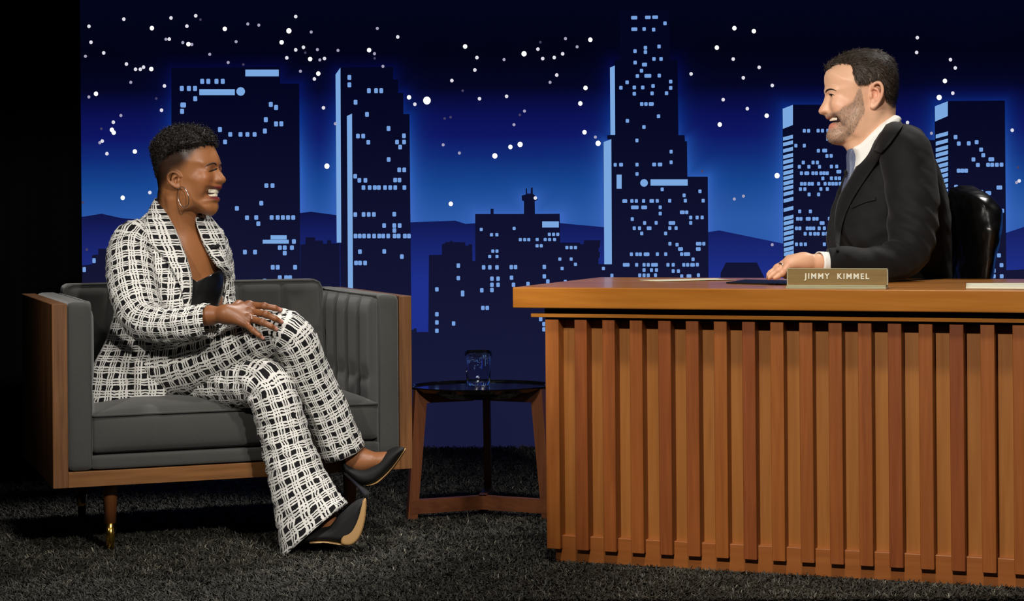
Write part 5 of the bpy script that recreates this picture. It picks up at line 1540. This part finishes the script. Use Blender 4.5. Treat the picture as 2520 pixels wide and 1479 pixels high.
Wh = lambda x, z: np.interp(z - zc_, [-0.16, -0.115, -0.07, -0.02, 0.04, 0.10], [0.050, 0.056, 0.064, 0.071, 0.077, 0.074])
xm_ = H2(650, 0)[0]
ph = lambda x, z: np.where(x < xm_, 0.60, 0.5) + 0 * z
fh.inflate(smooth_poly(profh, 3), Wh, 0.078, pfn=ph, plane=(0, 2), mid=YH, k=0.0)
fh.inflate(smooth_poly(noseh, 3), 0.0175, 0.014, p=0.62, plane=(0, 2), mid=YH, k=0.010)
def e3(x, y, dy): q = H2(x, y); return np.array([q[0], YH + dy, q[1]])
for s in (-1, 1):
    fh.ell(e3(225, 968, s * 0.0145), (0.0115, 0.0070, 0.0090), k=0.005)
    fh.ell(e3(330, 880, s * 0.038), (0.020, 0.020, 0.022), k=0.02)
    fh.ell(e3(430, 1000, s * 0.046), (0.022, 0.018, 0.03), k=0.02)
    fh.ell(e3(232, 738, s * 0.032), (0.010, 0.017, 0.0085), k=0.010, sub=True)
    fh.ell(e3(287, 742, s * 0.031), (0.0115, 0.0150, 0.0100), k=0.005)
    fh.cone(e3(205, 672, s * 0.012), e3(300, 668, s * 0.046), 0.0065, 0.0060, 0.012)
    fh.ell(e3(640, 1170, s * 0.052), (0.03, 0.016, 0.034), k=0.03)
    fh.ell(e3(330, 1330, s * 0.012), (0.022, 0.022, 0.02), k=0.02)
fh.blur(2)
skullH = fh.S.copy()
for s in (-1, 1):
    xs = s * 0.076
    fh.ell(e3(850, 760, s * 0.072), (0.016, 0.010, 0.028), k=0.006)
    rim = [((790, 690), 0.001), ((800, 620), 0.006), ((850, 578), 0.010), ((905, 600), 0.014), ((930, 680), 0.015), ((915, 780), 0.013), ((870, 870), 0.008), ((815, 930), 0.004), ((780, 925), 0.001)]
    pts = catmull([e3(x, y, xs + s * w) for (x, y), w in rim], 26)
    fh.chain(pts, np.full(26, 0.0046), 0.002)
    fh.ell(e3(830, 740, xs + s * 0.005), (0.010, 0.008, 0.016), k=0.003, sub=True)
    fh.chain(catmull([e3(815, 660, xs + s * 0.004), e3(870, 690, xs + s * 0.008), e3(875, 780, xs + s * 0.007), e3(830, 840, xs + s * 0.004)], 12), np.full(12, 0.0032), 0.003)
    fh.ell(e3(778, 775, xs + s * 0.001), (0.0045, 0.004, 0.008), k=0.003)
    fh.ell(e3(800, 890, xs + s * 0.001), (0.008, 0.005, 0.010), k=0.004)
# neck (cut off under the shirt collar)
fh.cone(e3(900, 1000, 0), e3(900, 1560, 0), 0.060, 0.062, 0.03)
fh.cone(e3(640, 1310, 0), e3(800, 1570, 0), 0.042, 0.050, 0.03)
fh.cone(e3(880, 980, -0.052), e3(640, 1520, -0.02), 0.012, 0.011, 0.02); fh.cone(e3(880, 980, 0.052), e3(640, 1520, 0.02), 0.012, 0.011, 0.02)
fh.blur(1)
_a = np.array(W2(812, 500, 1850, 80, 2.311)); _b = np.array(W2(556, 690, 1850, 80, 2.311)); _e = (_a - _b) / np.linalg.norm(_a - _b); _nn = np.array([_e[1], -_e[0]])
_X, _Y, _Z = fh.coords()
fh.S = np.maximum(fh.S, ((_X - _b[0]) * _nn[0] + (_Z - _b[1]) * _nn[1]).astype(np.float32) + 0 * fh.S)
Vq, Qq = fh.mesh()
baseh = lin(232, 185, 153); C = np.tile(baseh, (len(Vq), 1))
def g3(x, y, dy, r): return gauss(Vq, e3(x, y, dy), r)
def zx(P_): 
    """mesh points back to zoom coordinates"""
    u = P_[:, 0] * F / YH; v = (CAMZ - P_[:, 2]) * F / YH
    return (CX + u + ROLL * v - 2000) * 5.917, (HY + v - ROLL * u - 110) * 5.917
zx_, zy_ = zx(Vq)
for s in (-1, 1):
    C = tint(C, 0.45 * g3(420, 900, s * 0.05, (0.03, 0.03, 0.025)), lin(214, 140, 108))
    C = tint(C, 0.5 * g3(860, 720, s * 0.085, (0.022, 0.02, 0.03)), lin(216, 132, 108))
C = tint(C, 0.4 * g3(120, 960, 0, (0.014, 0.02, 0.012)), lin(214, 138, 112))
# beard shadow
def bm_(x, y):
    top = np.interp(x, [180, 330, 380, 450, 520, 575, 600, 640, 690, 720], [1010, 960, 905, 880, 830, 700, 640, 640, 900, 1300])
    bot = np.interp(x, [240, 420, 520, 620, 700], [1460, 1440, 1330, 1150, 1000])
    return sstep(-10, 50, y - top) * sstep(-10, 50, bot - y)
bw = bm_(zx_, zy_) * (zx_ < 730)
C = tint(C, 0.58 * bw, lin(152, 128, 110))
lipw = np.clip(1.7 * (g3(215, 1075, 0, (0.022, 0.032, 0.0042)) + g3(262, 1180, 0, (0.018, 0.028, 0.0085))), 0, 1)
C = tint(C, lipw * 0.8, lin(206, 128, 112))
C = tint(C, np.clip(2.0 * g3(330, 1098, 0, (0.020, 0.04, 0.008)) - 0.3, 0, 1), lin(70, 24, 22))
for s in (-1, 1): C = tint(C, 0.6 * g3(285, 1022, s * 0.020, (0.014, 0.018, 0.0055)), lin(120, 98, 84))
hl_h = np.interp(zx_, [140, 240, 400, 520, 540, 590, 640, 760, 900, 960, 1000, 1080, 1200], [380, 320, 300, 330, 560, 640, 640, 600, 560, 640, 850, 920, 950])
sc_w = sstep(10, -30, zy_ - hl_h)
C = tint(C, 0.8 * sc_w, lin(58, 50, 44))
parts_h = [(Vq, Qq, C)]
# left hand resting on the folder
def zm(x, y, Y): return np.array(P(1780 + x / 5.727, 600 + y / 5.727, Y))
f = Field((P(1870, 600, 5.2).x, 4.92, SLAB_Z - 0.004), (P(2050, 600, 5.2).x, 5.22, P(1950, 615, 5.1).z), 0.0018)
wr_ = zm(1330, 282, 5.10)
f.cone(zm(1650, 290, 5.14), wr_, 0.026, 0.024, 0.01)
f.cone(wr_, zm(1120, 265, 5.09), 0.0225, 0.022, 0.015)
knh = [zm(965, 222, 5.115), zm(930, 228, 5.092), zm(905, 262, 5.070), zm(905, 320, 5.050)]
for k_, rr_ in zip(knh, (0.013, 0.0135, 0.013, 0.012)): f.cone(zm(1140, 265, 5.09), k_, 0.019, rr_, 0.016)
fgh = [[knh[0], zm(790, 330, 5.115), zm(700, 405, 5.115), zm(640, 462, 5.113)],
       [knh[1], zm(765, 340, 5.088), zm(670, 415, 5.086), zm(612, 468, 5.084)],
       [knh[2], zm(775, 375, 5.062), zm(690, 440, 5.060), zm(640, 478, 5.058)],
       [knh[3], zm(830, 410, 5.040), zm(770, 455, 5.038), zm(725, 482, 5.036)]]
for ps, rs in zip(fgh, ((0.0110, 0.0095, 0.0085, 0.0070), (0.0112, 0.0098, 0.0086, 0.0072), (0.0108, 0.0094, 0.0083, 0.0068), (0.0096, 0.0082, 0.0072, 0.0060))):
    f.chain(ps, rs, 0.004); f.ell(ps[1], (rs[1] * 1.1,) * 3, k=0.004)
f.chain([zm(1150, 300, 5.12), zm(1000, 380, 5.145), zm(880, 450, 5.145)], [0.016, 0.012, 0.009], 0.008)
f.blur(1); V2, Q2 = f.mesh(); C2 = np.tile(lin(230, 180, 146), (len(V2), 1))
for ps in fgh:
    for q in (0, 1): C2 = tint(C2, 0.35 * gauss(V2, ps[q] + np.array([0, -0.004, 0.008]), (0.009,) * 3), lin(212, 140, 112))
parts_h.append((V2, Q2, C2))
# hidden body under the suit
f = Field((P(1990, 600, 5.4).x, 5.02, 0.38), (P(2400, 600, 5.6).x, 5.86, 1.12), 0.006)
hip_h = np.array(P(2270, 860, 5.62)); chest_h = np.array(P(2205, 520, YH + 0.02))
f.cone(hip_h, chest_h, 0.10, 0.10, 0.05); f.cone(chest_h, e3(860, 1500, 0), 0.08, 0.055, 0.05)
f.chain([np.array(P(1850 + x / 2.311, 80 + y / 2.311, Y)) for x, y, Y in ((870, 700, 5.43), (905, 860, 5.375), (915, 1020, 5.33), (905, 1180, 5.295), (870, 1265, 5.265), (760, 1315, 5.215), (600, 1322, 5.16))] + [wr_], [0.034, 0.036, 0.036, 0.034, 0.032, 0.030, 0.027, 0.022], 0.01)
f.chain([np.array(P(2240, 420, 5.72)), np.array(P(2230, 640, 5.74)), np.array(P(2110, 690, 5.66))], [0.038, 0.034, 0.022], 0.02)
V3, Q3 = f.mesh(); parts_h.append((V3, Q3, np.tile(baseh, (len(V3), 1))))
M_skin_h = skin_mat('light_skin', 0.45, 0.15, (1.0, 0.4, 0.25))
Vg2, Qg2, Cg2 = join_parts(parts_h)
HOFF = np.array([hip_h[0], hip_h[1], 0.42])
host = quadmesh('person', Vg2 - HOFF, Qg2, M_skin_h, None, True)
host.location = tuple(HOFF); set_color(host, Cg2)
tag(host, 'smiling bearded host in a dark suit leaning on the desk in profile', 'person')
def hpart(name, V, Q, mat, parent=None, smooth=True, uv=None): return quadmesh(name, np.asarray(V, float) - HOFF, Q, mat, parent or host, smooth, uv)
def htube(name, pts, rad, mat, parent=None, n=6): return tube(name, np.asarray(pts) - HOFF, rad, mat, parent or host, n)
bvh_h = BVHTree.FromPolygons([tuple(v) for v in Vq], [tuple(int(i) for i in q) for q in Qq])
def of_h(pts, off): return on_face(bvh_h, pts, off, 2000, 110)
def mir_h(p): p = np.array(p); p[:, 1] = 2 * YH - p[:, 1]; return p
M_dk = plain('dark_brown_brow', srgb(40, 30, 25), 0.7)
bro = catmull(of_h([(192, 690), (215, 662), (255, 650), (300, 654), (345, 672)], 0.0004), 16)
wbr = np.interp(np.linspace(0, 1, 16), [0, 0.3, 0.7, 1], [0.0014, 0.0030, 0.0022, 0.0006])
htube('eyebrow', bro, wbr, M_dk); htube('eyebrow', mir_h(bro), wbr, M_dk)
las = catmull(of_h([(244, 728), (265, 722), (290, 724), (318, 736)], 0.0006), 12)
wls = np.interp(np.linspace(0, 1, 12), [0, 0.4, 1], [0.0012, 0.0016, 0.0006])
htube('eyelashes', las, wls, M_lash); htube('eyelashes', mir_h(las), wls, M_lash)
M_eye = plain('dark_glossy_eye', srgb(36, 24, 18), 0.1)
eyc = of_h([(258, 742), (272, 740), (286, 742)], -0.0004)
htube('eye', eyc, [0.0016, 0.0026, 0.0014], M_eye); htube('eye', mir_h(eyc), [0.0016, 0.0026, 0.0014], M_eye)
Rh = np.stack([[0, 1, 0], [-1, 0, 0], [0, 0, 1]], 1).astype(float)
tq = H2(232, 1095)
orgh = np.array([0, YH, 0])
teeth('teeth', orgh, Rh, -tq[0] - 0.0055, H2(0, 1092)[1], 0.0098, host, HOFF, tap=0.0006)
Fm = Field((tq[0] - 0.02, YH - 0.05, tq[1] - 0.05), (tq[0] + 0.09, YH + 0.05, tq[1] + 0.04), 0.003)
Fm.ell(e3(420, 1110, 0), (0.022, 0.030, 0.012), k=0.0)
Vm, Qm = Fm.mesh(); hpart('mouth_interior', Vm, Qm, M_mouth)

# hair ----------------------------------------------------------------
t = NT('dark_grey_brown_hair')
at = t.node('ShaderNodeAttribute', attribute_name='tint')
t.set(color=t.ramp(at.outputs['Fac'], [(0, srgb(30, 24, 20)), (0.55, srgb(64, 54, 45)), (0.85, srgb(112, 100, 90)), (1.0, srgb(178, 168, 158))]), rough=0.55, spec=0.3)
M_hair_h = t.mat
hfh = Field((lo[0] - 0.0, YH - 0.115, H2(0, 1000)[1]), (hi[0], YH + 0.115, hi[2] + 0.03), 0.003)
x_, y_, z_ = hfh.coords(); X3, Y3, Z3 = np.broadcast_arrays(x_, y_, z_)
sk = sample(skullH, fh, X3, Y3, Z3)
px3, py3 = zx(np.stack([X3.ravel(), Y3.ravel(), Z3.ravel()], 1)); px3 = px3.reshape(X3.shape); py3 = py3.reshape(X3.shape)
HLX = [100, 150, 200, 300, 420, 510, 530, 560, 600, 690, 760, 850, 930, 960, 1000, 1040, 1100, 1200, 1300]
HLY = [380, 400, 400, 320, 300, 325, 470, 560, 620, 640, 590, 560, 580, 700, 840, 900, 930, 960, 980]
hy = np.interp(px3, HLX, HLY)
lat = np.abs(Y3 - YH)
mm = (hy - py3) / 5.917 / 845.0
pp = np.stack([X3.ravel(), Y3.ravel() * 0.6, Z3.ravel()], 1)
nzv = vnoise(pp, 8, 120).reshape(X3.shape)
topw = sstep(520, 150, py3)
th = -0.008 + (0.0120 + 0.0095 * topw + 0.006 * sstep(420, 180, px3) * topw) * sstep(-0.003, 0.012, mm) + 0.0022 * nzv * sstep(0, 0.01, mm)
hfh.S = (sk - th).astype(np.float32); hfh.blur(1)
Vr, Qr = hfh.mesh()
hairh = hpart('hair', Vr, Qr, M_hair_h)
a_ = hairh.data.attributes.new('tint', 'FLOAT', 'POINT'); a_.data.foreach_set('value', np.clip(0.30 + 0.22 * vnoise(Vr * np.array([1, 1, 1]), 4, 260), 0, 1).astype(np.float32))
nr = vert_normals(Vr, Qr)
def strands(V, Nn, cand, n, flow, L0, L1, w0, lift, seed, tint_mu, tint_sd):
    r = np.random.default_rng(seed); pk = r.choice(cand, n)
    p0 = V[pk] + r.standard_normal((n, 3)) * 0.001; nn = Nn[pk]; fl = flow(p0)
    fl = fl + 0.35 * r.standard_normal((n, 3)); fl -= nn * (fl * nn).sum(1)[:, None]; fl /= np.linalg.norm(fl, axis=1)[:, None] + 1e-9
    L_ = (L0 + (L1 - L0) * r.random(n))[:, None]
    sd = np.cross(nn, fl); w = (w0 * (0.6 + 0.8 * r.random(n)))[:, None]
    ps = [p0 - nn * 0.001, p0 + fl * L_ * 0.4 + nn * L_ * lift, p0 + fl * L_ * 0.75 + nn * L_ * lift * 1.1, p0 + fl * L_ + nn * L_ * lift * 0.7]
    ws = [1, 1, 0.8, 0.3]
    VV = np.stack([x for p_, k in zip(ps, ws) for x in (p_ - sd * w * k, p_ + sd * w * k)], 1).reshape(-1, 3)
    b = np.arange(n)[:, None] * 8
    QQ = np.concatenate([b + np.array([[0, 1, 3, 2]]), b + np.array([[2, 3, 5, 4]]), b + np.array([[4, 5, 7, 6]])], 0)
    tv = np.repeat(np.clip(tint_mu + tint_sd * r.standard_normal(n), 0, 1), 8)
    return VV, QQ, tv.astype(np.float32)
def flow_h(p):
    zx1, zy1 = zx(p)
    top = sstep(430, 250, zy1)
    fx = np.where(zx1 < 520, 0.2, 0.9) * top + 0.45 * (1 - top)
    side = np.where(p[:, 1] < YH, -1.0, 1.0)
    fz = -0.9 * (1 - top) + np.where(zx1 < 300, 0.3, 0.0) * top
    return np.stack([fx, side * 0.25 * top, fz], 1)
hzx, hzy = zx(Vr)
cand = np.nonzero((np.interp(hzx, HLX, HLY) - hzy) > 15)[0]
VV, QQ, tv = strands(Vr, nr, cand, 9000, flow_h, 0.010, 0.022, 0.0005, 0.12, 31, 0.44, 0.17)
st_ = hpart('hair_strands', VV, QQ, M_hair_h, hairh); a_ = st_.data.attributes.new('tint', 'FLOAT', 'POINT'); a_.data.foreach_set('value', tv)
# beard ---------------------------------------------------------------
nq = vert_normals(Vq, Qq)
cand = np.nonzero((bw > 0.35) & (lipw < 0.3))[0]
VV, QQ, tv = strands(Vq, nq, cand, 5200, lambda p: np.tile(np.array([0.15, 0, -1.0]), (len(p), 1)), 0.0025, 0.0055, 0.00018, 0.25, 33, 0.88, 0.16)
chin = np.repeat(1, 1)
bd_ = hpart('beard', VV, QQ, M_hair_h); a_ = bd_.data.attributes.new('tint', 'FLOAT', 'POINT'); a_.data.foreach_set('value', tv)

# suit ----------------------------------------------------------------
t = NT('charcoal_suit_wool'); _c = t.coord('Object'); _n = t.noise(_c, 900, 2); _m = t.noise(_c, 7, 2)
t.set(color=t.mix(_n, srgb(9, 9, 10), srgb(17, 17, 19)), rough=0.75, spec=0.22, sheen=0.06); t.bump(_n, 0.12, 0.0005)
M_suit = t.mat
def S4(pts): return np.array([W2(x, y, 1850, 80, 2.311) for x, y in pts])
torso = S4([(800, 490), (850, 540), (920, 588), (985, 640), (1040, 720), (1085, 830), (1115, 940), (1130, 1060), (1135, 1250), (1120, 1480), (900, 1480), (640, 1440), (520, 1330), (458, 1260), (436, 1180), (446, 1080), (470, 985), (502, 900), (540, 820), (580, 745), (625, 680), (690, 590), (750, 520)])
flo = np.array([torso[:, 0].min() - 0.03, YH - 0.36, P(2100, 740, YH).z]); fhi = np.array([torso[:, 0].max() + 0.04, YH + 0.30, P(2100, 275, YH).z])
fs = Field(flo, fhi, 0.0045)
zsh = P(2200, 420, YH).z
Wt = lambda x, z: np.interp(z, [P(0, 740, YH).z, P(0, 560, YH).z, P(0, 440, YH).z, P(0, 370, YH).z, P(0, 310, YH).z], [0.155, 0.165, 0.175, 0.135, 0.075])
fs.inflate(smooth_poly(torso, 3), Wt, 0.14, p=0.45, plane=(0, 2), mid=YH + 0.015, k=0.0)
def s3(x, y, dy): q = S4([(x, y)])[0]; return np.array([q[0], YH + dy, q[1]])
def p3(x, y, Y): return np.array(P(1850 + x / 2.311, 80 + y / 2.311, Y))
shN = p3(880, 700, 5.42)
elN = p3(985, 1290, 5.27)
armN = [p3(860, 660, 5.44), shN, p3(908, 860, 5.375), p3(918, 1020, 5.33), p3(908, 1180, 5.295), p3(868, 1270, 5.265), p3(760, 1315, 5.215), p3(600, 1322, 5.16), p3(442, 1312, 5.115)]
fs2 = Field(np.array([P(2030, 600, 5.1).x, 5.02, SLAB_Z + 0.002]), np.array([P(2330, 600, 5.5).x, 5.56, P(2200, 285, 5.4).z]), 0.004)
arad = [0.055, 0.070, 0.070, 0.066, 0.060, 0.054, 0.048, 0.044, 0.041]
ap = catmull(np.array([(*a, r) for a, r in zip(armN, arad)]), 60)
fs2.chain(ap[:, :3], ap[:, 3], 0.01)
# elbow and sleeve folds: rings of creases
Xa, Ya, Za = fs2.coords()
Pa = np.stack([np.broadcast_to(q, fs2.S.shape).ravel() for q in (Xa, Ya, Za)], 1)
near = np.abs(fs2.S.ravel()) < 0.03
nzf = np.zeros(len(Pa)); q_ = Pa[near]
nzf[near] = 0.0026 * vnoise(q_ * np.array([1.6, 1, 1.6]), 12, 13) + 0.0035 * np.sin((q_[:, 2] * 1.0 + q_[:, 0] * 0.9) * 95 + 2 * np.sin(q_[:, 1] * 30)) * np.exp(-((q_[:, 2] - P(2250, 560, 5.3).z) / 0.09) ** 2)
fs2.S = fs2.S + nzf.reshape(fs2.S.shape).astype(np.float32)
# cut the sleeve at the cuff
cuff_x = p3(436, 1310, 5.115)[0]
fs2.S = np.maximum(fs2.S, (cuff_x - Xa).astype(np.float32) + 0 * fs2.S)
Va, Qa = fs2.mesh()
# far arm
fs.chain(catmull(np.array([p3(860, 690, 5.70), p3(930, 1000, 5.74), p3(900, 1250, 5.73), p3(700, 1330, 5.68)]), 24), np.linspace(0.062, 0.048, 24), 0.03)
fs.ell(p3(850, 640, 5.455), (0.075, 0.06, 0.06), k=0.05); fs.ell(p3(850, 640, 5.665), (0.075, 0.06, 0.06), k=0.05)
fs.blur(2)
Vt, Qt = fs.mesh()
nt = vert_normals(Vt, Qt)
Vt = Vt + nt * (0.0025 * vnoise(Vt, 14, 18))[:, None]
jh = hpart('jacket', Vt, Qt, M_suit)
hpart('sleeve', Va, Qa, M_suit, jh)
bvh_t = BVHTree.FromPolygons([tuple(v) for v in np.concatenate([Vt, Va])], [tuple(int(i) for i in q) for q in np.concatenate([Qt, Qa + len(Vt)])])
def cloth_patch(name, outline, off, th, mat, parent, bvh, conv, nseg=26, dflt=YH, bulge=0.0):
    """closed outline (zoom px) laid on a garment along the viewing rays; strips between two side curves"""
    A, B = outline
    A = catmull(np.array(A, float), nseg); B = catmull(np.array(B, float), nseg)
    m = 9; V = []
    for i in range(nseg):
        for j in range(m):
            u = j / (m - 1); q = A[i] * (1 - u) + B[i] * u
            x, y = conv(*q)
            h_, n_ = hit(bvh, x, y, dflt)
            if n_[1] > 0: n_ = -n_
            V.append(h_ + n_ * (off + bulge * math.sin(math.pi * u)))
    V = np.array(V).reshape(nseg, m, 3)
    for _ in range(4):
        W_ = V.copy(); W_[1:-1] = 0.25 * V[:-2] + 0.5 * V[1:-1] + 0.25 * V[2:]
        W_[:, 1:-1] = 0.25 * W_[:, :-2] + 0.5 * W_[:, 1:-1] + 0.25 * W_[:, 2:]; V = W_
    Q = grid_faces(nseg, m)
    n0 = np.cross(V[1, 1] - V[0, 0], V[0, 1] - V[0, 0])
    o = hpart(name, V.reshape(-1, 3), Q, mat, parent)
    solid(o, th, 0); return o
c4 = lambda x, y: (1850 + x / 2.311, 80 + y / 2.311)
M_shirt = NT('white_shirt_cotton'); _n = M_shirt.noise(M_shirt.coord('Object'), 700, 2); M_shirt.set(color=M_shirt.mix(_n, srgb(232, 232, 228), srgb(244, 244, 240)), rough=0.7); M_shirt.bump(_n, 0.1, 0.0004); M_shirt = M_shirt.mat
t = NT('blue_grey_woven_tie'); _c = t.coord('Object'); ck = t.node('ShaderNodeTexChecker'); t.l.new(_c, ck.inputs[0]); ck.inputs['Scale'].default_value = 560
ck.inputs['Color1'].default_value = srgb(52, 62, 92); ck.inputs['Color2'].default_value = srgb(120, 128, 152); t.set(color=ck.outputs[0], rough=0.5); M_tie = t.mat
# shirt collar and front: swollen profile just inside the jacket
coll = S4([(812, 470), (760, 488), (700, 528), (640, 582), (590, 632), (556, 656), (572, 700), (572, 740), (556, 800), (520, 905), (560, 910), (640, 790), (720, 665), (835, 520)])
fc = Field(np.array([coll[:, 0].min() - 0.02, YH - 0.12, coll[:, 1].min() - 0.02]), np.array([coll[:, 0].max() + 0.02, YH + 0.14, coll[:, 1].max() + 0.02]), 0.0025)
fc.inflate(smooth_poly(coll, 3), lambda x, z: np.interp(x, [S4([(545, 0)])[0][0], S4([(640, 0)])[0][0], S4([(720, 0)])[0][0], S4([(810, 0)])[0][0]], [0.046, 0.080, 0.088, 0.074]) + 0 * z, 0.014, p=0.35, plane=(0, 2), mid=YH, k=0.0)
fc.blur(1); Vc, Qc_ = fc.mesh(); hpart('shirt', Vc, Qc_, M_shirt)
tie = S4([(548, 660), (584, 656), (600, 706), (594, 735), (588, 780), (566, 845), (528, 925), (508, 905), (530, 820), (538, 760), (534, 715)])
ft = Field(np.array([tie[:, 0].min() - 0.02, YH - 0.08, tie[:, 1].min() - 0.02]), np.array([tie[:, 0].max() + 0.02, YH + 0.06, tie[:, 1].max() + 0.02]), 0.002)
ft.inflate(smooth_poly(tie, 3), lambda x, z: np.interp(z, [S4([(0, 900)])[0][1], S4([(0, 735)])[0][1], S4([(0, 670)])[0][1]], [0.034, 0.020, 0.024]) + 0 * x, 0.008, p=0.4, plane=(0, 2), mid=YH - 0.012, k=0.0)
ft.blur(1); Vti, Qti = ft.mesh(); hpart('tie', Vti, Qti, M_tie)
# shirt cuff
cp = [np.array(P(1780 + x / 5.727, 600 + y / 5.727, Y)) for x, y, Y in ((1520, 290, 5.120), (1440, 286, 5.112), (1338, 280, 5.104))]
V_, Q_, _ = loft(catmull(cp, 8), np.full(8, 0.031), np.full(8, 0.030), 28, (0, 0, 1))
cf = hpart('shirt_cuff', V_, Q_, M_shirt); solid(cf, 0.003, -1)
# lapel, collar, pocket
cloth_patch('lapel', ([(806, 490), (735, 560), (668, 650), (620, 735), (572, 830), (524, 905), (492, 975), (482, 1077), (478, 1250)], [(858, 548), (800, 605), (745, 680), (720, 735), (645, 850), (590, 935), (551, 1010), (517, 1111), (494, 1250)]), 0.0055, 0.003, M_suit, jh, bvh_t, c4, bulge=0.003)
cloth_patch('collar', ([(812, 482), (770, 545), (730, 610), (705, 660)], [(862, 545), (826, 600), (790, 650), (752, 688)]), 0.010, 0.003, M_suit, jh, bvh_t, c4, bulge=0.003)
cloth_patch('breast_pocket', ([(565, 985), (610, 962), (660, 945), (705, 935)], [(572, 1003), (615, 982), (662, 964), (707, 954)]), 0.003, 0.0025, M_suit, jh, bvh_t, c4)
# ring and microphone
rc = fgh[2][0] * 0.45 + fgh[2][1] * 0.55; rd = fgh[2][1] - fgh[2][0]; rd /= np.linalg.norm(rd); u1 = np.cross(rd, [0, 1, 0]); u1 /= np.linalg.norm(u1); u2 = np.cross(rd, u1)
aa = np.linspace(0, 2 * np.pi, 24, endpoint=False)
tube('finger_ring', rc + 0.0118 * (np.cos(aa)[:, None] * u1 + np.sin(aa)[:, None] * u2) - HOFF, 0.0022, M_silver, host, 6, True)
mcp = p3(533, 800, YH - 0.035)
htube('lapel_microphone', catmull([mcp + np.array([0, 0, -0.012]), mcp, mcp + np.array([0, 0, 0.010])], 8), [0.002, 0.0025, 0.003, 0.004, 0.0048, 0.005, 0.004, 0.002], M_mic, None, 8)

# ------------------------------------------------------------------ office chair backrest (needs the outline tools above)
OP = np.array([(P(x, y, YC).x, P(x, y, YC).z) for x, y in OCH_POLY])
fo = Field((OP[:, 0].min() - 0.03, YC - 0.27, OP[:, 1].min() - 0.03), (OP[:, 0].max() + 0.03, YC + 0.27, OP[:, 1].max() + 0.03), 0.005)
fo.inflate(smooth_poly(OP, 3), lambda x, z: np.interp(z, [OP[:, 1].min(), OP[:, 1].max() - 0.12, OP[:, 1].max()], [0.22, 0.235, 0.17]) + 0 * x, 0.055, p=0.42, plane=(0, 2), mid=YC, k=0.0)
fo.blur(2); Vo, Qo = fo.mesh()
no = vert_normals(Vo, Qo); Vo = Vo + no * (0.003 * vnoise(Vo, 17, 16))[:, None]
OO = np.array([och.location.x, YC, 0])
quadmesh('backrest', Vo - OO, Qo, M_leather, och, True)
pip = []
for x, y in ((2424, 478), (2441, 496), (2448, 514), (2446, 545), (2438, 590), (2429, 640), (2421, 690)):
    q = np.array(P(x - 2, y, YC - 0.10)); pip.append(q)
tube('piping', catmull(pip, 30) - OO, 0.0045, M_leather, och, 8)
soft_box('seat', (-0.36, -0.25, 0.40), (0.02, 0.25, 0.47), 0.04, (16, 16, 6), M_leather, och)
lathe('gas_column', [(0, 0.06), (0.028, 0.06), (0.028, 0.41), (0, 0.41)], 16, M_dark, och, (-0.15, 0, 0))
for k in range(5):
    a = k * 2 * math.pi / 5
    bar('foot_arm', (-0.15, 0, 0.07), (-0.15 + 0.28 * math.cos(a), 0.28 * math.sin(a), 0.05), 0.04, 0.025, M_dark, och)
    lathe('caster', [(0, -0.004), (0.022, 0.0), (0.025, 0.02), (0.018, 0.04), (0, 0.042)], 10, M_dark, och, (-0.15 + 0.28 * math.cos(a), 0.28 * math.sin(a), 0))
